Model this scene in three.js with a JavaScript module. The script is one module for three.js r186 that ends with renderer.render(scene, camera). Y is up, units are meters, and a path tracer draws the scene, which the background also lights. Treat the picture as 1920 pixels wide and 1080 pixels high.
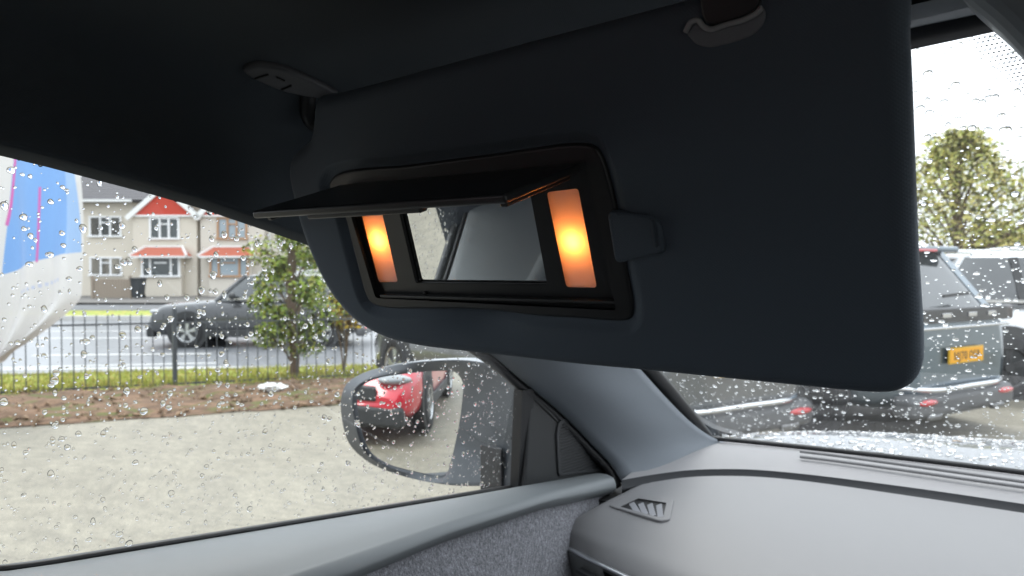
import * as THREE from 'three';
import { RoundedBoxGeometry } from 'three/addons/geometries/RoundedBoxGeometry.js';
import { mergeGeometries, mergeVertices } from 'three/addons/utils/BufferGeometryUtils.js';
import { createNoise2D, createNoise3D } from 'simplex-noise';

// ---------------------------------------------------------------- camera, sky, sun, exposure
const scene = new THREE.Scene();
const FOC = 1420, YAW = THREE.MathUtils.degToRad(42), PITCH = Math.atan(35 / FOC);
const camera = new THREE.PerspectiveCamera(2 * Math.atan(540 / FOC) * 180 / Math.PI, 16 / 9, 0.02, 600);
camera.position.set(0, 1.4, 0);
camera.rotation.order = 'YXZ';
camera.rotation.set(-PITCH, YAW, 0);
camera.focus = 0.42; camera.userData.fStop = 17;
camera.updateMatrixWorld(true);
scene.add(camera);

const renderer = new THREE.WebGLRenderer({ antialias: true });
renderer.toneMapping = THREE.LinearToneMapping;
renderer.toneMappingExposure = 2.7;
renderer.shadowMap.enabled = true;

function overcast() {                       // an even overcast: brightest at the zenith
  const w = 64, h = 32, d = new Float32Array(w * h * 4);
  for (let j = 0; j < h; j++) for (let i = 0; i < w; i++) {
    const el = ((j + 0.5) / h - 0.5) * Math.PI, s = Math.max(0, Math.sin(el));
    const L = 0.62 + 0.5 * s, k = (j * w + i) * 4;
    d[k] = 0.93 * L; d[k + 1] = 0.99 * L; d[k + 2] = 1.07 * L; d[k + 3] = 1;
  }
  const t = new THREE.DataTexture(d, w, h, THREE.RGBAFormat, THREE.FloatType);
  t.mapping = THREE.EquirectangularReflectionMapping; t.magFilter = THREE.LinearFilter; t.minFilter = THREE.LinearFilter;
  t.needsUpdate = true; return t;
}
scene.background = overcast();
scene.environment = scene.background;

const sun = new THREE.DirectionalLight(new THREE.Color(1, 0.97, 0.92), 0.8);
sun.position.set(-14, 30, -12); sun.castShadow = true; sun.shadow.radius = 45;
sun.shadow.camera.left = -30; sun.shadow.camera.right = 30; sun.shadow.camera.top = 30; sun.shadow.camera.bottom = -30; sun.shadow.camera.far = 120;
sun.shadow.mapSize.set(2048, 2048);
scene.add(sun);

// ---------------------------------------------------------------- helpers
const V = (x, y, z) => new THREE.Vector3(x, y, z);
let seed = 7;
const rnd = () => { seed = (seed + 0x6D2B79F5) | 0; let t = Math.imul(seed ^ (seed >>> 15), 1 | seed); t = (t + Math.imul(t ^ (t >>> 7), 61 | t)) ^ t; return ((t ^ (t >>> 14)) >>> 0) / 4294967296; };
const rr = (a, b) => a + (b - a) * rnd();
const n2 = createNoise2D(rnd), n3 = createNoise3D(rnd);
const fbm = (x, y, o = 4) => { let s = 0, a = 0.5; for (let i = 0; i < o; i++) { s += a * n2(x, y); x *= 2.03; y *= 2.03; a *= 0.5; } return s; };
const clamp = THREE.MathUtils.clamp, lerp = THREE.MathUtils.lerp, sstep = THREE.MathUtils.smoothstep;
const CAM = camera.position.clone();
// a photo pixel (1920 x 1080) gives a direction; the distance comes from the surface it lies on
const ray = (px, py) => V((px - 960) / FOC, (540 - py) / FOC, -1).applyQuaternion(camera.quaternion);
const onX = (px, py, x) => { const r = ray(px, py); return CAM.clone().addScaledVector(r, (x - CAM.x) / r.x); };
const onY = (px, py, y) => { const r = ray(px, py); return CAM.clone().addScaledVector(r, (y - CAM.y) / r.y); };
const onZ = (px, py, z) => { const r = ray(px, py); return CAM.clone().addScaledVector(r, (z - CAM.z) / r.z); };
const onPlane = (px, py, p, n) => { const r = ray(px, py); return CAM.clone().addScaledVector(r, p.clone().sub(CAM).dot(n) / r.dot(n)); };
const D0 = V(-Math.sin(YAW), 0, -Math.cos(YAW)), R0 = V(Math.cos(YAW), 0, -Math.sin(YAW));
const ext = (lat, dep, y = 0) => V(0, y, 0).addScaledVector(R0, lat).addScaledVector(D0, dep);   // outside: metres to the right and ahead of the eye

const taken = {};
const numbered = (n) => { if (!(n in taken)) { taken[n] = 0; return n; } taken[n]++; return n + '_' + String(taken[n]).padStart(3, '0'); };
function tag(o, label, category, group, kind) { o.userData.label = label; o.userData.category = category; if (group) o.userData.group = group; if (kind) o.userData.kind = kind; return o; }
function thing(name, label, category, pos, turn = 0, group) {
  const g = new THREE.Group(); g.name = numbered(name); if (pos) g.position.copy(pos); g.rotation.y = turn; scene.add(g); return tag(g, label, category, group);
}
function part(parent, name, geo, mat) { const m = new THREE.Mesh(geo, mat); m.name = name; m.castShadow = m.receiveShadow = true; parent.add(m); return m; }
function structure(name, geo, mat) { const m = part(scene, numbered(name), geo, mat); m.userData.kind = 'structure'; return m; }
const box = (w, h, d, x = 0, y = 0, z = 0) => new THREE.BoxGeometry(w, h, d).translate(x, y, z);
const rbox = (w, h, d, r, x = 0, y = 0, z = 0, s = 3) => new RoundedBoxGeometry(w, h, d, s, r).translate(x, y, z);
const merge = (a) => mergeGeometries(a.map((g) => { const k = g.index ? g.toNonIndexed() : g; for (const n of Object.keys(k.attributes)) if (!['position', 'normal', 'uv'].includes(n)) k.deleteAttribute(n); return k; }));
function loft(rows, { closed = false, flip = false } = {}) {                 // rows of points -> smooth sheet, uv in metres
  const m = rows.length, n = rows[0].length, nn = closed ? n + 1 : n, pos = [], uv = [], idx = [];
  let acc = 0;
  for (let j = 0; j < m; j++) {
    if (j) acc += rows[j][Math.floor(n / 2)].distanceTo(rows[j - 1][Math.floor(n / 2)]);
    let s = 0;
    for (let i = 0; i < nn; i++) { const p = rows[j][i % n]; if (i) s += p.distanceTo(rows[j][(i - 1) % n]); pos.push(p.x, p.y, p.z); uv.push(s, acc); }
  }
  for (let j = 0; j < m - 1; j++) for (let i = 0; i < nn - 1; i++) {
    const a = j * nn + i, b = a + 1, c = a + nn, d = c + 1;
    if (flip) idx.push(a, c, b, b, c, d); else idx.push(a, b, c, b, d, c);
  }
  const g = new THREE.BufferGeometry();
  g.setAttribute('position', new THREE.Float32BufferAttribute(pos, 3)); g.setAttribute('uv', new THREE.Float32BufferAttribute(uv, 2)); g.setIndex(idx);
  g.computeVertexNormals();
  if (closed) { const N = g.attributes.normal; for (let j = 0; j < m; j++) { const a = j * nn, b = a + nn - 1, v = V(N.getX(a) + N.getX(b), N.getY(a) + N.getY(b), N.getZ(a) + N.getZ(b)).normalize(); N.setXYZ(a, v.x, v.y, v.z); N.setXYZ(b, v.x, v.y, v.z); } }
  return g;
}
const curve = (pts, closed = false, n = 60) => new THREE.CatmullRomCurve3(pts, closed, 'centripetal').getSpacedPoints(n);
const tube = (pts, r, seg = 40, rad = 8, closed = false) => new THREE.TubeGeometry(new THREE.CatmullRomCurve3(pts, closed, 'centripetal'), seg, r, rad, closed);
const lathe = (pts, seg = 28) => new THREE.LatheGeometry(pts.map(([x, y]) => new THREE.Vector2(x, y)), seg);
const shape2 = (pts) => new THREE.Shape(pts.map(([x, y]) => new THREE.Vector2(x, y)));
function roundedPoly(pts, r, seg = 6) {                                     // polygon with rounded corners, as [x, y] list
  const out = [], n = pts.length;
  for (let i = 0; i < n; i++) {
    const p = new THREE.Vector2(...pts[i]), a = new THREE.Vector2(...pts[(i + n - 1) % n]), b = new THREE.Vector2(...pts[(i + 1) % n]);
    const ra = Math.min(r, p.distanceTo(a) * 0.48), rb = Math.min(r, p.distanceTo(b) * 0.48);
    const s = p.clone().lerp(a, ra / p.distanceTo(a)), e = p.clone().lerp(b, rb / p.distanceTo(b));
    for (let k = 0; k <= seg; k++) { const t = k / seg, q = s.clone().multiplyScalar((1 - t) * (1 - t)).addScaledVector(p, 2 * t * (1 - t)).addScaledVector(e, t * t); out.push([q.x, q.y]); }
  }
  return out;
}
const extrude = (shape, depth, bevel = 0, seg = 3, z = 0) => new THREE.ExtrudeGeometry(shape, { depth: Math.max(1e-4, depth - 2 * bevel), bevelEnabled: bevel > 0, bevelThickness: bevel, bevelSize: bevel, bevelOffset: -bevel, bevelSegments: seg, curveSegments: 8 }).translate(0, 0, z + bevel);
function beam(a, b, w, h, up = V(0, 1, 0)) {                                // a bar from a to b
  const g = new THREE.BoxGeometry(w, h, a.distanceTo(b)); const m = new THREE.Matrix4().lookAt(a, b, up); m.setPosition(a.clone().add(b).multiplyScalar(0.5)); return g.applyMatrix4(m);
}

// ---------------------------------------------------------------- textures and materials
function tex(n, fn, { srgb = false, rep = 1 } = {}) {
  const d = new Uint8Array(n * n * 4);
  for (let j = 0; j < n; j++) for (let i = 0; i < n; i++) { const c = fn(i / n, j / n, i, j), k = (j * n + i) * 4; const a = Array.isArray(c) ? c : [c, c, c]; for (let q = 0; q < 3; q++) d[k + q] = clamp(Math.round(a[q] * 255), 0, 255); d[k + 3] = 255; }
  const t = new THREE.DataTexture(d, n, n); t.wrapS = t.wrapT = THREE.RepeatWrapping; t.magFilter = THREE.LinearFilter; t.minFilter = THREE.LinearMipmapLinearFilter; t.generateMipmaps = true;
  if (srgb) t.colorSpace = THREE.SRGBColorSpace; t.repeat.set(rep, rep); t.needsUpdate = true; return t;
}
const wrapN = (u, v, f, o = 4) => { // tileable noise
  const a = u * Math.PI * 2, b = v * Math.PI * 2; let s = 0, amp = 0.5, k = f / 6.283;
  for (let i = 0; i < o; i++) { s += amp * n3(Math.cos(a) * k + 1.7 * Math.cos(b) * k, Math.sin(a) * k + 3.1 * i, Math.sin(b) * k * 1.7); k *= 2; amp *= 0.5; } return s; };
const rnd2 = (() => { const a = new Float32Array(65536); for (let i = 0; i < 65536; i++) a[i] = rnd(); return (i, j) => a[((i & 255) << 8) | (j & 255)]; })();
const weave = tex(256, (u, v, i, j) => { const a = Math.sin(u * Math.PI * 2 * 32), b = Math.sin(v * Math.PI * 2 * 32); return 0.5 + 0.22 * a * b + 0.12 * Math.abs(a) + 0.14 * (rnd2(i, j) - 0.5); });
const grain = tex(256, (u, v, i, j) => 0.5 + 0.25 * wrapN(u, v, 60, 2) + 0.25 * (rnd2(i, j) - 0.5));
const heather = tex(512, (u, v, i, j) => { const s = 0.3 * wrapN(u, v, 40, 3) + 0.42 * (rnd2(i >> 1, j) - 0.5) + 0.3 * (rnd2(i + 91, j >> 1) - 0.5); const t = clamp(0.46 + 0.45 * s, 0.08, 1); return [t * 1.0, t * 1.0, t * 1.04]; }, { srgb: true });
const knit = tex(256, (u, v, i, j) => 0.5 + 0.25 * Math.sin((u * 40 + 0.4 * Math.sin(v * Math.PI * 80)) * Math.PI * 2) + 0.2 * (rnd2(i, j) - 0.5));
const R = (t, r) => { const c = t.clone(); c.repeat.set(r, r); c.needsUpdate = true; return c; };
const lin = (r, g, b) => new THREE.Color().setRGB(r, g, b);
const std = (c, roughness, o = {}) => new THREE.MeshPhysicalMaterial({ color: c, roughness, ...o });
const M = {
  visor: std(lin(0.082, 0.104, 0.13), 0.85, { bumpMap: R(weave, 18), bumpScale: 0.0003, sheen: 0.25, sheenRoughness: 0.6, sheenColor: lin(0.5, 0.55, 0.6) }),
  headliner: std(lin(0.05, 0.061, 0.072), 0.95, { bumpMap: R(knit, 16), bumpScale: 0.0003 }),
  blackPlastic: std(lin(0.022, 0.023, 0.024), 0.42, { bumpMap: R(grain, 60), bumpScale: 0.00006 }),
  satinPlastic: std(lin(0.03, 0.031, 0.033), 0.35),
  glarePlastic: std(lin(0.4, 0.42, 0.44), 0.5, { bumpMap: R(grain, 40), bumpScale: 0.0001 }),  // plastic grey lightened to carry veiling glare from the bright windscreen
  pillar: std(lin(0.16, 0.178, 0.2), 0.6, { bumpMap: R(grain, 40), bumpScale: 0.00012 }),
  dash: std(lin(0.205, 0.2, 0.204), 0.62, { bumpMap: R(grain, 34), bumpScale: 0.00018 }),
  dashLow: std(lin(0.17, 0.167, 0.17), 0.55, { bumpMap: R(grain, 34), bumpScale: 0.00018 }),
  strip: std(lin(0.022, 0.023, 0.026), 0.85, { bumpMap: R(grain, 40), bumpScale: 0.0001 }),
  doorTop: std(lin(0.16, 0.172, 0.178), 0.5, { bumpMap: R(grain, 40), bumpScale: 0.0001 }),
  doorFabric: std(lin(1, 1, 1), 0.95, { map: R(heather, 4.2), bumpMap: R(heather, 4.2), bumpScale: 0.0008 }),
  rubber: std(lin(0.012, 0.012, 0.013), 0.5),
  chrome: std(lin(0.75, 0.76, 0.78), 0.12, { metalness: 1 }),
  mirror: std(lin(0.88, 0.9, 0.9), 0.015, { metalness: 1 }),
  gloss: std(lin(0.35, 0.36, 0.37), 0.18),
  pane: std(lin(0.95, 0.97, 0.96), 0, { transmission: 1, thickness: 0, ior: 1.5 }),
  water: std(lin(1, 1, 1), 0, { transmission: 1, thickness: 0.003, ior: 1.333 }),
  seat: std(lin(0.03, 0.032, 0.036), 0.8, { bumpMap: R(weave, 20), bumpScale: 0.0003 }),
};

// ---------------------------------------------------------------- the ground outside
const asphaltMap = tex(1024, (u, v, i, j) => { const p = wrapN(u, v, 6, 5), q = wrapN(u + 0.37, v + 0.11, 22, 4), s = rnd2(i, j) - 0.5, s2 = rnd2((i >> 1) + 40, (j >> 1) + 11) - 0.5; const t = 0.60 + 0.055 * p + 0.07 * q + 0.13 * s + 0.12 * s2; return [t * 1.0, t * 0.97, t * 0.9]; }, { srgb: true });
const roadMap = tex(512, (u, v, i, j) => { const t = 0.56 + 0.06 * wrapN(u, v, 8, 4) + 0.05 * (rnd2(i, j) - 0.5); return [t, t * 1.01, t * 1.03]; }, { srgb: true });
const soilMap = tex(512, (u, v, i, j) => { const p = wrapN(u, v, 9, 4), s = rnd2(i, j) - 0.5; const t = 0.36 + 0.13 * p + 0.12 * s, g = sstep(wrapN(u + 0.5, v, 5, 3), 0.16, 0.4); return [lerp(t * 1.2, 0.36, g), lerp(t * 1.0, 0.38, g), lerp(t * 0.82, 0.22, g)]; }, { srgb: true });
const grassMap = tex(512, (u, v, i, j) => { const p = wrapN(u, v, 8, 4), s = rnd2(i, j) - 0.5; const g = 0.58 + 0.12 * p + 0.14 * s, d = sstep(wrapN(u + 0.3, v + 0.2, 6, 3), 0.05, 0.4); return [lerp(g * 0.92, g * 1.2, d), g * 1.02, lerp(g * 0.46, g * 0.58, d)]; }, { srgb: true });
const wetAsphalt = std(lin(0.66, 0.64, 0.58), 0.6, { map: R(asphaltMap, 0.32), bumpMap: R(asphaltMap, 0.9), bumpScale: 0.006 });
const roadMat = std(lin(0.6, 0.61, 0.62), 0.35, { map: R(roadMap, 0.25), bumpMap: R(roadMap, 0.8), bumpScale: 0.004 });
const soilMat = std(lin(0.95, 0.85, 0.78), 0.95, { map: R(soilMap, 0.45), bumpMap: R(soilMap, 0.9), bumpScale: 0.03 });
const grassMat = std(lin(1, 1, 1), 0.95, { map: R(grassMap, 0.5), bumpMap: R(grassMap, 1.1), bumpScale: 0.03 });
const paint = std(lin(0.7, 0.7, 0.68), 0.6);
function flat(pts, y, mat, name) {           // flat patch given as [right, ahead] metres from the eye
  const p = pts.map(([a, b]) => ext(a, b, 0)); const g = new THREE.ShapeGeometry(new THREE.Shape(p.map((q) => new THREE.Vector2(q.x, -q.z)))); g.rotateX(-Math.PI / 2); g.translate(0, y, 0);
  return name ? structure(name, g, mat) : g;
}
structure('ground', new THREE.PlaneGeometry(700, 700).rotateX(-Math.PI / 2).translate(0, -0.36, 0), roadMat);
const lotEdge = (lat) => 6.63 + (lat + 4.48) * 0.43, fenceLine = (lat) => 8.28 + (lat + 5.6) * 0.382, roadEdge = (lat) => 11.75 + (lat + 7.94) * 0.213;
flat([[-40, lotEdge(-40)], [0.2, lotEdge(0.2)], [4, 12], [4, 40], [60, 40], [60, -40], [-40, -40]], 0, wetAsphalt, 'car_park');
{ // soil bed and grass verge: real relief, sheets that run along the fence
  const bed = (f0, f1, y0, y1, bump, nA, lat0 = -22, lat1 = 4) => { const rows = []; for (let j = 0; j <= nA; j++) { const r = [], t = j / nA; for (let i = 0; i <= 120; i++) { const lat = lerp(lat0, lat1, i / 120), e = Math.min(t, 1 - t) * 2; const dep = lerp(f0(lat), f1(lat), t) + (t === 0 ? 0.10 * fbm(lat * 1.3, 3.3) : 0); r.push(ext(lat, dep, lerp(y0, y1, t) + bump * Math.min(1, e * 3) * (0.6 + fbm(lat * 2.2, t * 6, 4)))); } rows.push(r); } return loft(rows, { flip: false }); };
  structure('soil_bed', bed((l) => lotEdge(l) - 0.02, (l) => fenceLine(l) + 0.1, 0.006, 0.01, 0.07, 14), soilMat);
  structure('grass_verge', bed((l) => fenceLine(l) + 0.06, roadEdge, 0.005, -0.26, 0.05, 16), grassMat);
  structure('road', flat([[-40, roadEdge(-40)], [12, roadEdge(12)], [12, 25], [-40, 25]], -0.29), roadMat);
  structure('kerb', merge([beam(ext(-40, roadEdge(-40), -0.27), ext(6, roadEdge(6), -0.27), 0.14, 0.1)]), std(lin(0.34, 0.34, 0.34), 0.8));
  const mark = (d0, d1, l0, l1, w) => flat([[l0, d0 - w], [l1, d1 - w], [l1, d1 + w], [l0, d0 + w]], -0.284);
  structure('lane_marking', mark(12.9, 13.6, -9, -5.3, 0.05), paint); structure('lane_marking', mark(12.3, 13.3, -14, -1, 0.06), paint);
  structure('lane_marking', mark(14.8, 15.1, -9.4, -6, 0.06), paint); structure('lane_marking', mark(18.4, 18.6, -14, -8, 0.07), paint); structure('lane_marking', mark(20.6, 20.6, -16, -4, 0.06), paint);
  structure('far_kerb', box(60, 0.16, 0.25).applyMatrix4(new THREE.Matrix4().makeRotationY(YAW).setPosition(ext(-20, 25.1, -0.22))), std(lin(0.5, 0.49, 0.47), 0.85));
  structure('far_verge', flat([[-50, 25.2], [8, 25.2], [8, 28.5], [-50, 28.5]], -0.15), grassMat);
  structure('pavement', flat([[-50, 28.5], [8, 28.5], [8, 33], [-50, 33]], -0.14), std(lin(0.33, 0.34, 0.35), 0.6, { map: R(roadMap, 0.3) }));
  structure('front_yard', flat([[-50, 33], [12, 33], [12, 60], [-50, 60]], -0.06), std(lin(0.42, 0.39, 0.35), 0.8, { map: R(roadMap, 0.2) }));
}
{ // grass blades on the verge: stuff
  const b = new THREE.BufferGeometry(); b.setAttribute('position', new THREE.Float32BufferAttribute([-0.006, 0, 0, 0.006, 0, 0, 0.004, 1, 0.2], 3)); b.setIndex([0, 1, 2]); b.computeVertexNormals();
  const m = new THREE.InstancedMesh(b, std(lin(1, 1, 1), 0.9), 16000), q = new THREE.Object3D(), c = new THREE.Color();
  for (let i = 0; i < 16000; i++) {
    const lat = rr(-9, 0), edge = i < 2600, t = edge ? rr(-0.06, 0.02) * (1 + fbm(lat, 4)) : Math.pow(rnd(), 1.2), dep = lerp(fenceLine(lat) + 0.1, roadEdge(lat) - 0.1, t), y = lerp(0.03, -0.24, Math.max(0, t));
    q.position.copy(ext(lat, dep, y)); q.rotation.set(rr(-0.5, 0.5), rr(0, 6.3), rr(-0.5, 0.5)); q.scale.set(rr(0.8, 2), rr(0.04, 0.1), 0.1); q.updateMatrix(); m.setMatrixAt(i, q.matrix);
    const d = rnd() < 0.35 + 0.5 * fbm(lat * 1.2, dep * 2) ? 1 : 0; c.setRGB(...(d ? [0.44, 0.36, 0.12] : [0.31, 0.33, 0.07])); c.multiplyScalar(rr(0.7, 1.2)); m.setColorAt(i, c);
  }
  m.name = 'grass'; scene.add(m); tag(m, 'green and straw coloured grass on the verge behind the railing', 'grass', null, 'stuff');
}
{ // small stones and leaf litter on the soil: stuff
  const m = new THREE.InstancedMesh(new THREE.DodecahedronGeometry(1, 0), std(lin(1, 1, 1), 0.9), 1500), q = new THREE.Object3D(), c = new THREE.Color();
  for (let i = 0; i < 1500; i++) { const lat = rr(-8, 0.5), t = rnd(), dep = lerp(lotEdge(lat) - 0.05, fenceLine(lat), t); q.position.copy(ext(lat, dep, 0.03 + 0.05 * Math.min(t, 1 - t))); q.rotation.set(rr(0, 6), rr(0, 6), 0); const s = rr(0.008, 0.03); q.scale.set(s * rr(1, 2.4), s * 0.6, s); q.updateMatrix(); m.setMatrixAt(i, q.matrix); const t2 = rr(0.5, 1.2); c.setRGB(0.24 * t2, 0.16 * t2, 0.1 * t2); m.setColorAt(i, c); }
  m.name = 'leaf_litter'; scene.add(m); tag(m, 'brown chippings and litter scattered over the soil bed', 'litter', null, 'stuff');
}

// ---------------------------------------------------------------- the houses across the road
function house(name, label, lat0, mir, frameCol, glassCol, renderCol) {
  const K = 42 / FOC, g = thing(name, label, 'house', ext(lat0, 42, -0.1), YAW, 'rendered houses across the road');
  const W = std(renderCol, 0.9, { bumpMap: R(grain, 0.6), bumpScale: 0.01 }), F = std(frameCol, 0.45), G = std(glassCol, 0.06, { ior: 1.6 });
  const white = std(lin(0.78, 0.78, 0.76), 0.5), roofM = std(lin(0.13, 0.125, 0.13), 0.85), redM = std(lin(0.5, 0.06, 0.035), 0.75), tileM = std(lin(0.42, 0.12, 0.075), 0.8);
  const X = (x) => mir * x, eave = 5.35, wid = 7.5;     // local x runs from the far end of the flat part (0) to the party wall (7.5)
  part(g, 'wall', box(wid, eave, 6, X(wid / 2), eave / 2, -3), W);
  const bx0 = 3.85, bx1 = 7.35, bm = (bx0 + bx1) / 2;
  part(g, 'gable_bay', box(bx1 - bx0, 4.6, 0.5, X(bm), 2.3, 0.25), W);
  const roofRows = 16;
  for (let k = 0; k < roofRows; k++) { const t = k / roofRows, y = eave + t * 2.6, z = 0.45 - t * 3.6; part(g, 'tile_course', box(wid + 0.1, 0.07, 0.3, 0, 0, 0).rotateX(0.5).translate(X(wid / 2), y + 0.02, z), roofM); }
  part(g, 'roof', extrude(shape2([[0.5, eave - 0.12], [-3.2, eave + 2.6], [-6.6, eave - 0.12]]), wid + 0.06).rotateY(-Math.PI / 2).translate(mir > 0 ? wid + 0.03 : 0.03, -0.04, 0), roofM);
  part(g, 'gutter', box(3.9, 0.12, 0.14, X(1.9), eave - 0.1, 0.55), white);
  part(g, 'gable', extrude(shape2([[-1.75, 0], [1.75, 0], [0, 1.45]]), 0.3).translate(X(bm), 4.42, 0.32), redM);
  part(g, 'gable_window_head', box(3.4, 0.1, 0.08, X(bm), 4.42, 0.6), white);
  for (const s of [-1, 1]) part(g, 'barge_board', beam(V(X(bm) + s * 2.0, 4.26, 0.66), V(X(bm), 5.98, 0.66), 0.16, 0.26), white);
  part(g, 'downpipe', new THREE.CylinderGeometry(0.05, 0.05, 4.9, 8).translate(X(3.7), 2.5, 0.08), white);
  part(g, 'downpipe', new THREE.CylinderGeometry(0.05, 0.05, 5.1, 8).translate(X(7.47), 2.5, 0.08), std(lin(0.4, 0.38, 0.36), 0.6));
  const win = (cx, y0, y1, w, z, mull) => {
    const fr = part(g, 'window', merge([box(w + 0.12, 0.09, 0.1, X(cx), y1, z), box(w + 0.2, 0.1, 0.16, X(cx), y0 - 0.02, z + 0.03), ...mull.map((m) => box(0.1, y1 - y0, 0.1, X(cx + m * w), (y0 + y1) / 2, z)), box(w * 0.34, 0.07, 0.08, X(cx), y1 - (y1 - y0) * 0.3, z + 0.005)]), F);
    for (let k = 0; k < mull.length - 1; k++) part(fr, 'pane', box((mull[k + 1] - mull[k]) * w - 0.08, y1 - y0 - 0.06, 0.02, X(cx + (mull[k] + mull[k + 1]) / 2 * w), (y0 + y1) / 2, z - 0.03), G);
  };
  win(2.1, 3.35, 4.4, 1.7, 0.02, [-0.5, -0.16, 0.16, 0.5]);
  win(2.1, 1.2, 2.15, 1.7, 0.02, [-0.5, -0.16, 0.16, 0.5]);
  win(bm, 3.2, 4.3, 1.55, 0.53, [-0.5, -0.16, 0.16, 0.5]);
  win(bm, 1.15, 2.15, 2.0, 1.02, [-0.5, -0.28, 0.28, 0.5]);
  part(g, 'bay', merge([box(2.2, 1.2, 0.5, X(bm), 0.55, 0.75), box(0.12, 1.05, 0.45, X(bm - 1.04), 1.65, 0.75), box(0.12, 1.05, 0.45, X(bm + 1.04), 1.65, 0.75)]), W);
  const can = part(g, 'bay_canopy', loft([[V(-1.5, 2.22, 0.4), V(-1.5, 2.22, 1.4), V(1.5, 2.22, 1.4), V(1.5, 2.22, 0.4)], [V(-1.0, 2.72, 0.4), V(-0.95, 2.72, 0.62), V(0.95, 2.72, 0.62), V(1.0, 2.72, 0.4)]]).toNonIndexed().translate(X(bm), 0, 0), tileM);
  can.geometry.computeVertexNormals();
  part(g, 'canopy_fascia', box(3.0, 0.1, 1.0, X(bm), 2.17, 0.9), white);
  for (const s of [-1, 1]) part(g, 'canopy_edge', beam(V(X(bm) + s * 1.55, 2.24, 1.4), V(X(bm) + s * 1.0, 2.76, 0.64), 0.1, 0.1), white);
  part(g, 'canopy_edge', box(2.0, 0.09, 0.1, X(bm), 2.75, 0.62), white);
  return g;
}
const cream = lin(0.62, 0.565, 0.48);
house('terraced_house', 'cream rendered house with white window frames and red gable', -24.6, 1, lin(0.8, 0.8, 0.8), lin(0.05, 0.06, 0.06), cream);
house('terraced_house', 'cream rendered house with brown window frames, partly behind the small tree', -9.7, -1, lin(0.42, 0.24, 0.13), lin(0.3, 0.36, 0.4), lin(0.61, 0.56, 0.49));
{ // garden gate and wheelie bin
  const g = thing('garden_gate', 'weathered timber gate of upright boards beside the white framed house', 'gate', ext(-20.1, 38, -0.06), YAW), m = std(lin(0.3, 0.25, 0.2), 0.9);
  for (let i = 0; i < 12; i++) part(g, 'board', box(0.135, 0.95, 0.03, -0.8 + i * 0.145, 0.5, 0), m);
  for (const x of [-0.95, 0.95]) part(g, 'post', box(0.12, 1.15, 0.12, x, 0.57, 0), m);
  part(g, 'rail', box(1.8, 0.09, 0.04, 0, 0.3, -0.04), m); part(g, 'rail', box(1.8, 0.09, 0.04, 0, 0.8, -0.04), m);
  const b = thing('wheelie_bin', 'dark grey wheelie bin beside the timber gate', 'bin', ext(-18.75, 38, -0.06), YAW), bm = std(lin(0.05, 0.055, 0.06), 0.5);
  part(b, 'body', loft([[0.4, 0.05], [0.55, 0.95]].map(([w, y]) => [V(-w / 2, y, -w / 2), V(w / 2, y, -w / 2), V(w / 2, y, w / 2), V(-w / 2, y, w / 2)]), { closed: true, flip: true }), bm); part(b, 'lid', rbox(0.6, 0.09, 0.62, 0.03, 0, 1.0, 0), bm);
  for (const x of [-0.2, 0.2]) part(b, 'wheel', new THREE.CylinderGeometry(0.1, 0.1, 0.05, 14).rotateZ(Math.PI / 2).translate(x, 0.1, -0.22), M.rubber);
}

// ---------------------------------------------------------------- cars
const carGlass = std(lin(0.03, 0.036, 0.038), 0.04, { ior: 1.9 }), tyreM = std(lin(0.02, 0.02, 0.021), 0.85), rimM = std(lin(0.55, 0.56, 0.57), 0.25, { metalness: 0.9 }), clad = std(lin(0.03, 0.031, 0.032), 0.6), lampRed = std(lin(0.5, 0.01, 0.015), 0.15, { clearcoat: 1 }), lampClear = std(lin(0.22, 0.23, 0.24), 0.1, { clearcoat: 1 });
function plateTexture(text) {
  const c = document.createElement('canvas'); c.width = 520; c.height = 112; const x = c.getContext('2d');
  x.fillStyle = '#e6a317'; x.fillRect(0, 0, 520, 112); x.fillStyle = '#17181a'; x.font = 'bold 92px sans-serif'; x.textAlign = 'center'; x.textBaseline = 'middle'; if (text) x.fillText(text, 260, 60, 470);
  const t = new THREE.CanvasTexture(c); t.colorSpace = THREE.SRGBColorSpace; return t;
}
function wheel(g, x, z, r, w, side, rim = rimM) {
  const t = part(g, 'wheel', lathe([[r * 0.62, -w / 2], [r * 0.9, -w / 2], [r, -w * 0.32], [r, w * 0.32], [r * 0.9, w / 2], [r * 0.62, w / 2], [r * 0.62, -w / 2]], 32).rotateZ(Math.PI / 2), tyreM); t.position.set(x, r, z);
  const sp = [new THREE.TorusGeometry(r * 0.62, 0.018, 8, 32).rotateY(Math.PI / 2).translate(side * w * 0.42, 0, 0), new THREE.CylinderGeometry(r * 0.14, r * 0.14, 0.05, 16).rotateZ(Math.PI / 2).translate(side * w * 0.36, 0, 0)];
  for (let k = 0; k < 5; k++) for (const d of [-0.13, 0.13]) sp.push(box(0.025, r * 0.52, 0.035, 0, r * 0.36, 0).rotateX(d).rotateX(k * Math.PI * 0.4).translate(side * w * 0.36, 0, 0));
  part(t, 'rim', merge(sp), rim); part(t, 'brake_disc', new THREE.CylinderGeometry(r * 0.58, r * 0.58, 0.02, 24).rotateZ(Math.PI / 2).translate(side * w * 0.1, 0, 0), clad);
}
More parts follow.
